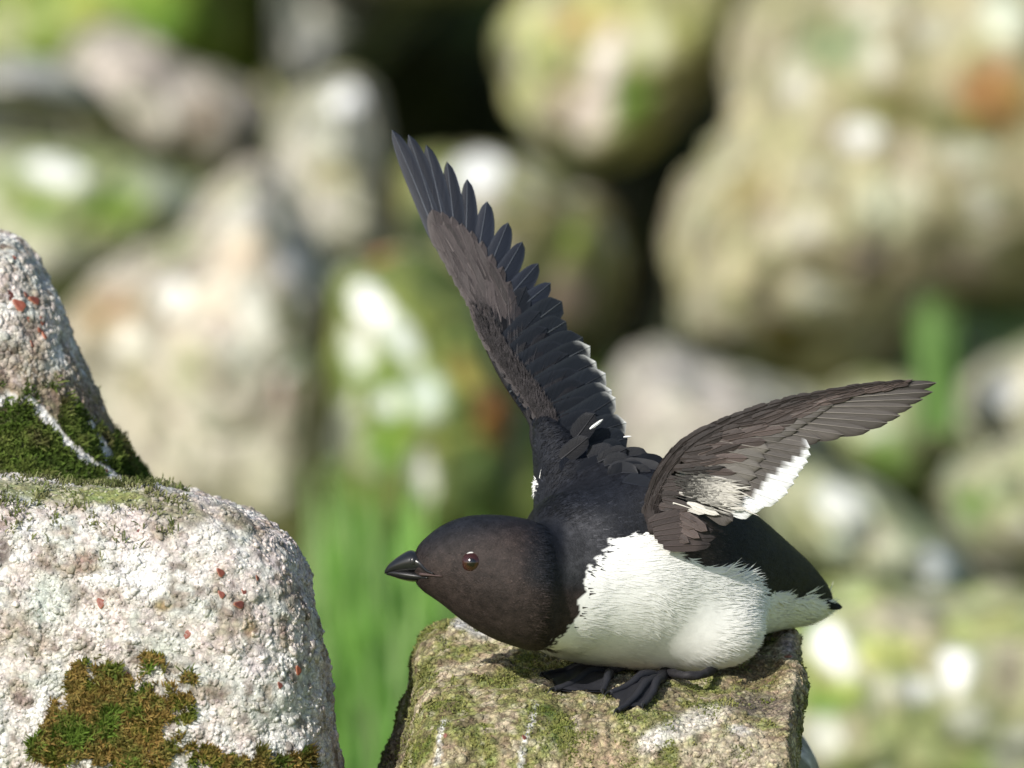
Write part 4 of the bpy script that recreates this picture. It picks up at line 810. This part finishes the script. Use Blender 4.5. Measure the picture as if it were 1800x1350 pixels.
n_ = 420; pu = rng.normal(1240, 22, n_); pv = 862 + (pu - 1240) * .25 + rng.normal(0, 12, n_)      # pale downy plumes under the elbow
q0 = PX(pu, pv, np.array([nd(a_, b_) for a_, b_ in zip(pu, pv)]) - 8); d2 = PX(pu + 1, pv + rng.normal(.18, .2, n_), -200) - PX(pu, pv, -200)
cw_ = np.array([[.42, .40, .365]]) * np.clip(rng.uniform(.1, .9, n_) + (pu - 1240) / 60, .1, 1.2)[:, None]; V, F, C = strands(q0, np.tile(-Fw, (n_, 1)), nrm(d2), rng.uniform(20, 38, n_) * K, rng.uniform(.7, 1.7, n_) * K, rng.uniform(.01, .06, n_), cw_)
o = mk('pale_plumage', V, F, M_plume, NW, col=C); o['kind'] = 'stuff'

# --- tail
tail = bpy.data.objects.new('tail', None); COL.objects.link(tail); tail.parent = BIRD; tail.location = PX(1440, 1060, 200) - BASE; tail.empty_display_size = .01
for k in range(8):
    s = (k - 3.5) / 3.5
    feather('tail_feather', tail, (1400 + 6 * s, 1034 + 8 * s, 228 - 40 * s), (1482 - 6 * abs(s) + 2 * s, 1067 + 4 * s, 262 - 45 * s), 7.5, 10, tilt=.12, shape='prim', col=(.011, .0115, .014), lay=2 * k)

# --- feet
blk = np.array([.016, .0165, .021])
def foot(ankle, toes, tarsus, r0):
    ft = bpy.data.objects.new('foot', None); COL.objects.link(ft); ft.parent = BIRD; ft.empty_display_size = .01
    an = on_perch(*ankle, .004); ft.location = an - BASE
    paths = []
    for tp, mid in toes:
        m = 14; uv = smooth_path([ankle, mid, tp], m)
        pth = np.array([on_perch(a_, b_, .0022) for a_, b_ in uv]); x = np.linspace(0, 1, m)
        nsm = np.array([pth[max(0, i - 2):i + 3].mean(0) for i in range(m)]); nsm[0] = an; nsm = nsm + Up * (.0030 * np.exp(-((x - .35) / .2) ** 2))[:, None]
        paths.append(nsm)
        V, F = tube(nsm, np.interp(x, [0, .5, 1], [9.5, 7.0, 4.6]) * K * (1 + .10 * np.sin(x * 40)), 10)
        toe = mk('toe', V, F, M_skin, ft, col=np.tile(blk * 1.25, (len(V), 1)))
        dr = nrm(nsm[-1] - nsm[-3]); cl = np.array([nsm[-1] - dr * .001, nsm[-1] + dr * .0016 + Up * .0006, nsm[-1] + dr * .0034 - Up * .0010])
        V, F = tube(smooth_path(cl, 8), np.linspace(3.6, .5, 8) * K, 8); mk('claw', V, F, M_horn, toe, col=np.tile([[.012, .012, .012]], (len(V), 1)))
    for a_, b_ in zip(paths[:-1], paths[1:]):
        ns = 9; x = np.linspace(0, 1, ns)[None, :, None]; g = a_[:, None] * (1 - x) + b_[:, None] * x
        sag = np.sin(np.linspace(0, np.pi, ns))[None, :, None]; tt = np.linspace(0, 1, 14)[:, None, None]
        nz = fbm(g.reshape(-1, 3) * 300, 2, 5).reshape(14, ns, 1)
        g = g - Up * .0012 * sag * tt + Up * .0010 * nz * sag; g = g + (an - g) * .10 * sag * tt ** 3
        top = g + Up * .0003; bot = g - Up * .0005
        i, j = np.meshgrid(np.arange(13), np.arange(ns - 1), indexing='ij'); k = (i * ns + j).ravel(); q = np.stack([k, k + 1, k + ns + 1, k + ns], 1)
        V = np.concatenate([top.reshape(-1, 3), bot.reshape(-1, 3)])
        mk('web', V, [q, q[:, ::-1] + 14 * ns], M_skin, ft, col=np.tile(blk, (len(V), 1)) * (1 + .25 * vnoise(V * 900, 3)[:, None]))
    m = len(tarsus); pth = smooth_path(np.array([an] + [PX(*z) for z in tarsus]), 20)
    V, F = tube(pth, np.interp(np.linspace(0, 1, 20), [0, .15, .6, 1], r0) * K, 12); V = V + .0005 * np.stack([vnoise(V * 500, z) for z in (1, 2, 3)], 1); mk('tarsus', V, F, M_skin, ft, col=blk * [1.3, 1.2, 1.1] * (1 + .4 * vnoise(V * 1200, 7)[:, None]))
foot((1072, 1192), [((945, 1196), (1010, 1184)), ((966, 1222), (1022, 1203)), ((1056, 1222), (1070, 1208))], [(1095, 1168, -60), (1120, 1150, -40)], [9, 9, 10, 16])
foot((1168, 1196), [((1062, 1229), (1118, 1210)), ((1080, 1262), (1122, 1228)), ((1124, 1250), (1148, 1228))], [(1205, 1188, -138), (1240, 1184, -112), (1258, 1172, -40)], [9, 7.5, 7.5, 7])

# ------------------------------------------------------------------ grass
def blades(name, label, roots, h, lean, cols, wid=.0032):
    n = len(roots); az = rng.uniform(0, 2 * np.pi, n); ln = lean * rng.uniform(.2, 1.4, n); hh = h * rng.uniform(.6, 1.1, n)
    dirv = np.stack([np.cos(az), np.sin(az), 0 * az], 1); sd = np.stack([-np.sin(az + rng.normal(0, .6, n)), np.cos(az), 0 * az], 1)
    V = []; ks = (0, .35, .7, 1)
    for k in ks:
        c = roots + dirv * (ln * hh * k ** 2)[:, None] + np.array([0, 0, 1.]) * (hh * k * (1 - .25 * ln * k))[:, None]
        w_ = wid * (1 - k ** 2 * .96) * .5
        V += [c - sd * w_, c + sd * w_]
    V = np.stack(V, 1).reshape(-1, 3); i = np.arange(n)[:, None] * 8
    F = [np.concatenate([i + np.array([[a, a + 1, a + 3, a + 2]]) for a in (0, 2, 4)])]
    cc = np.array(cols)[rng.integers(0, len(cols), n)] * rng.uniform(.75, 1.25, (n, 1))
    o = mk(name, V, F, M_grass, base=roots.mean(0), col=np.repeat(cc, 8, 0)); tag(o, label, 'grass', 'grass between the stones', 'stuff'); return o
def ground_roots(n, u0, u1, d0_, d1):
    d = rng.uniform(d0_, d1, n); u = rng.uniform(u0, u1, n); q = P(u, 675., d); q[:, 2] = ground_z(q[:, 0], q[:, 1]) - .005; return q
G1 = [(.17, .36, .07), (.23, .41, .10), (.14, .30, .05), (.30, .43, .17)]
blades('grass_clump', 'tall fresh green grass growing between the lichen boulder and the perch rock', ground_roots(1000, 555, 790, 1.15, 1.75), .185, .16, G1, .012)
blades('grass_tuft', 'bright green tuft of grass in front of the largest boulder', np.concatenate([P(rng.uniform(1615, 1675, 90), 760., rng.uniform(2.55, 2.62, 90))]), .085, .12, [(.19, .35, .09), (.24, .38, .13)], .005)
r_ = ground_roots(5200, 900, 2000, 1.9, 3.4)
blades('turf_grass', 'short grass scattered over the mossy slope', r_, .05, .5, [(.15, .26, .05), (.24, .32, .09), (.30, .34, .12)], .003)
p_, T_, n_ = back_rocks['N']; uN, vN, dN = UVD(p_); tri, w = sample(p_, T_, 3500, ((n_[:, 2] > -.1) & (vN < 170) & (n_ @ Fw < .3)).astype(float))
blades('bank_grass', 'bright grass covering the high turf-covered boulder', at(p_, tri, w), .05, .6, [(.17, .30, .04), (.26, .36, .08), (.14, .25, .03)], .004)
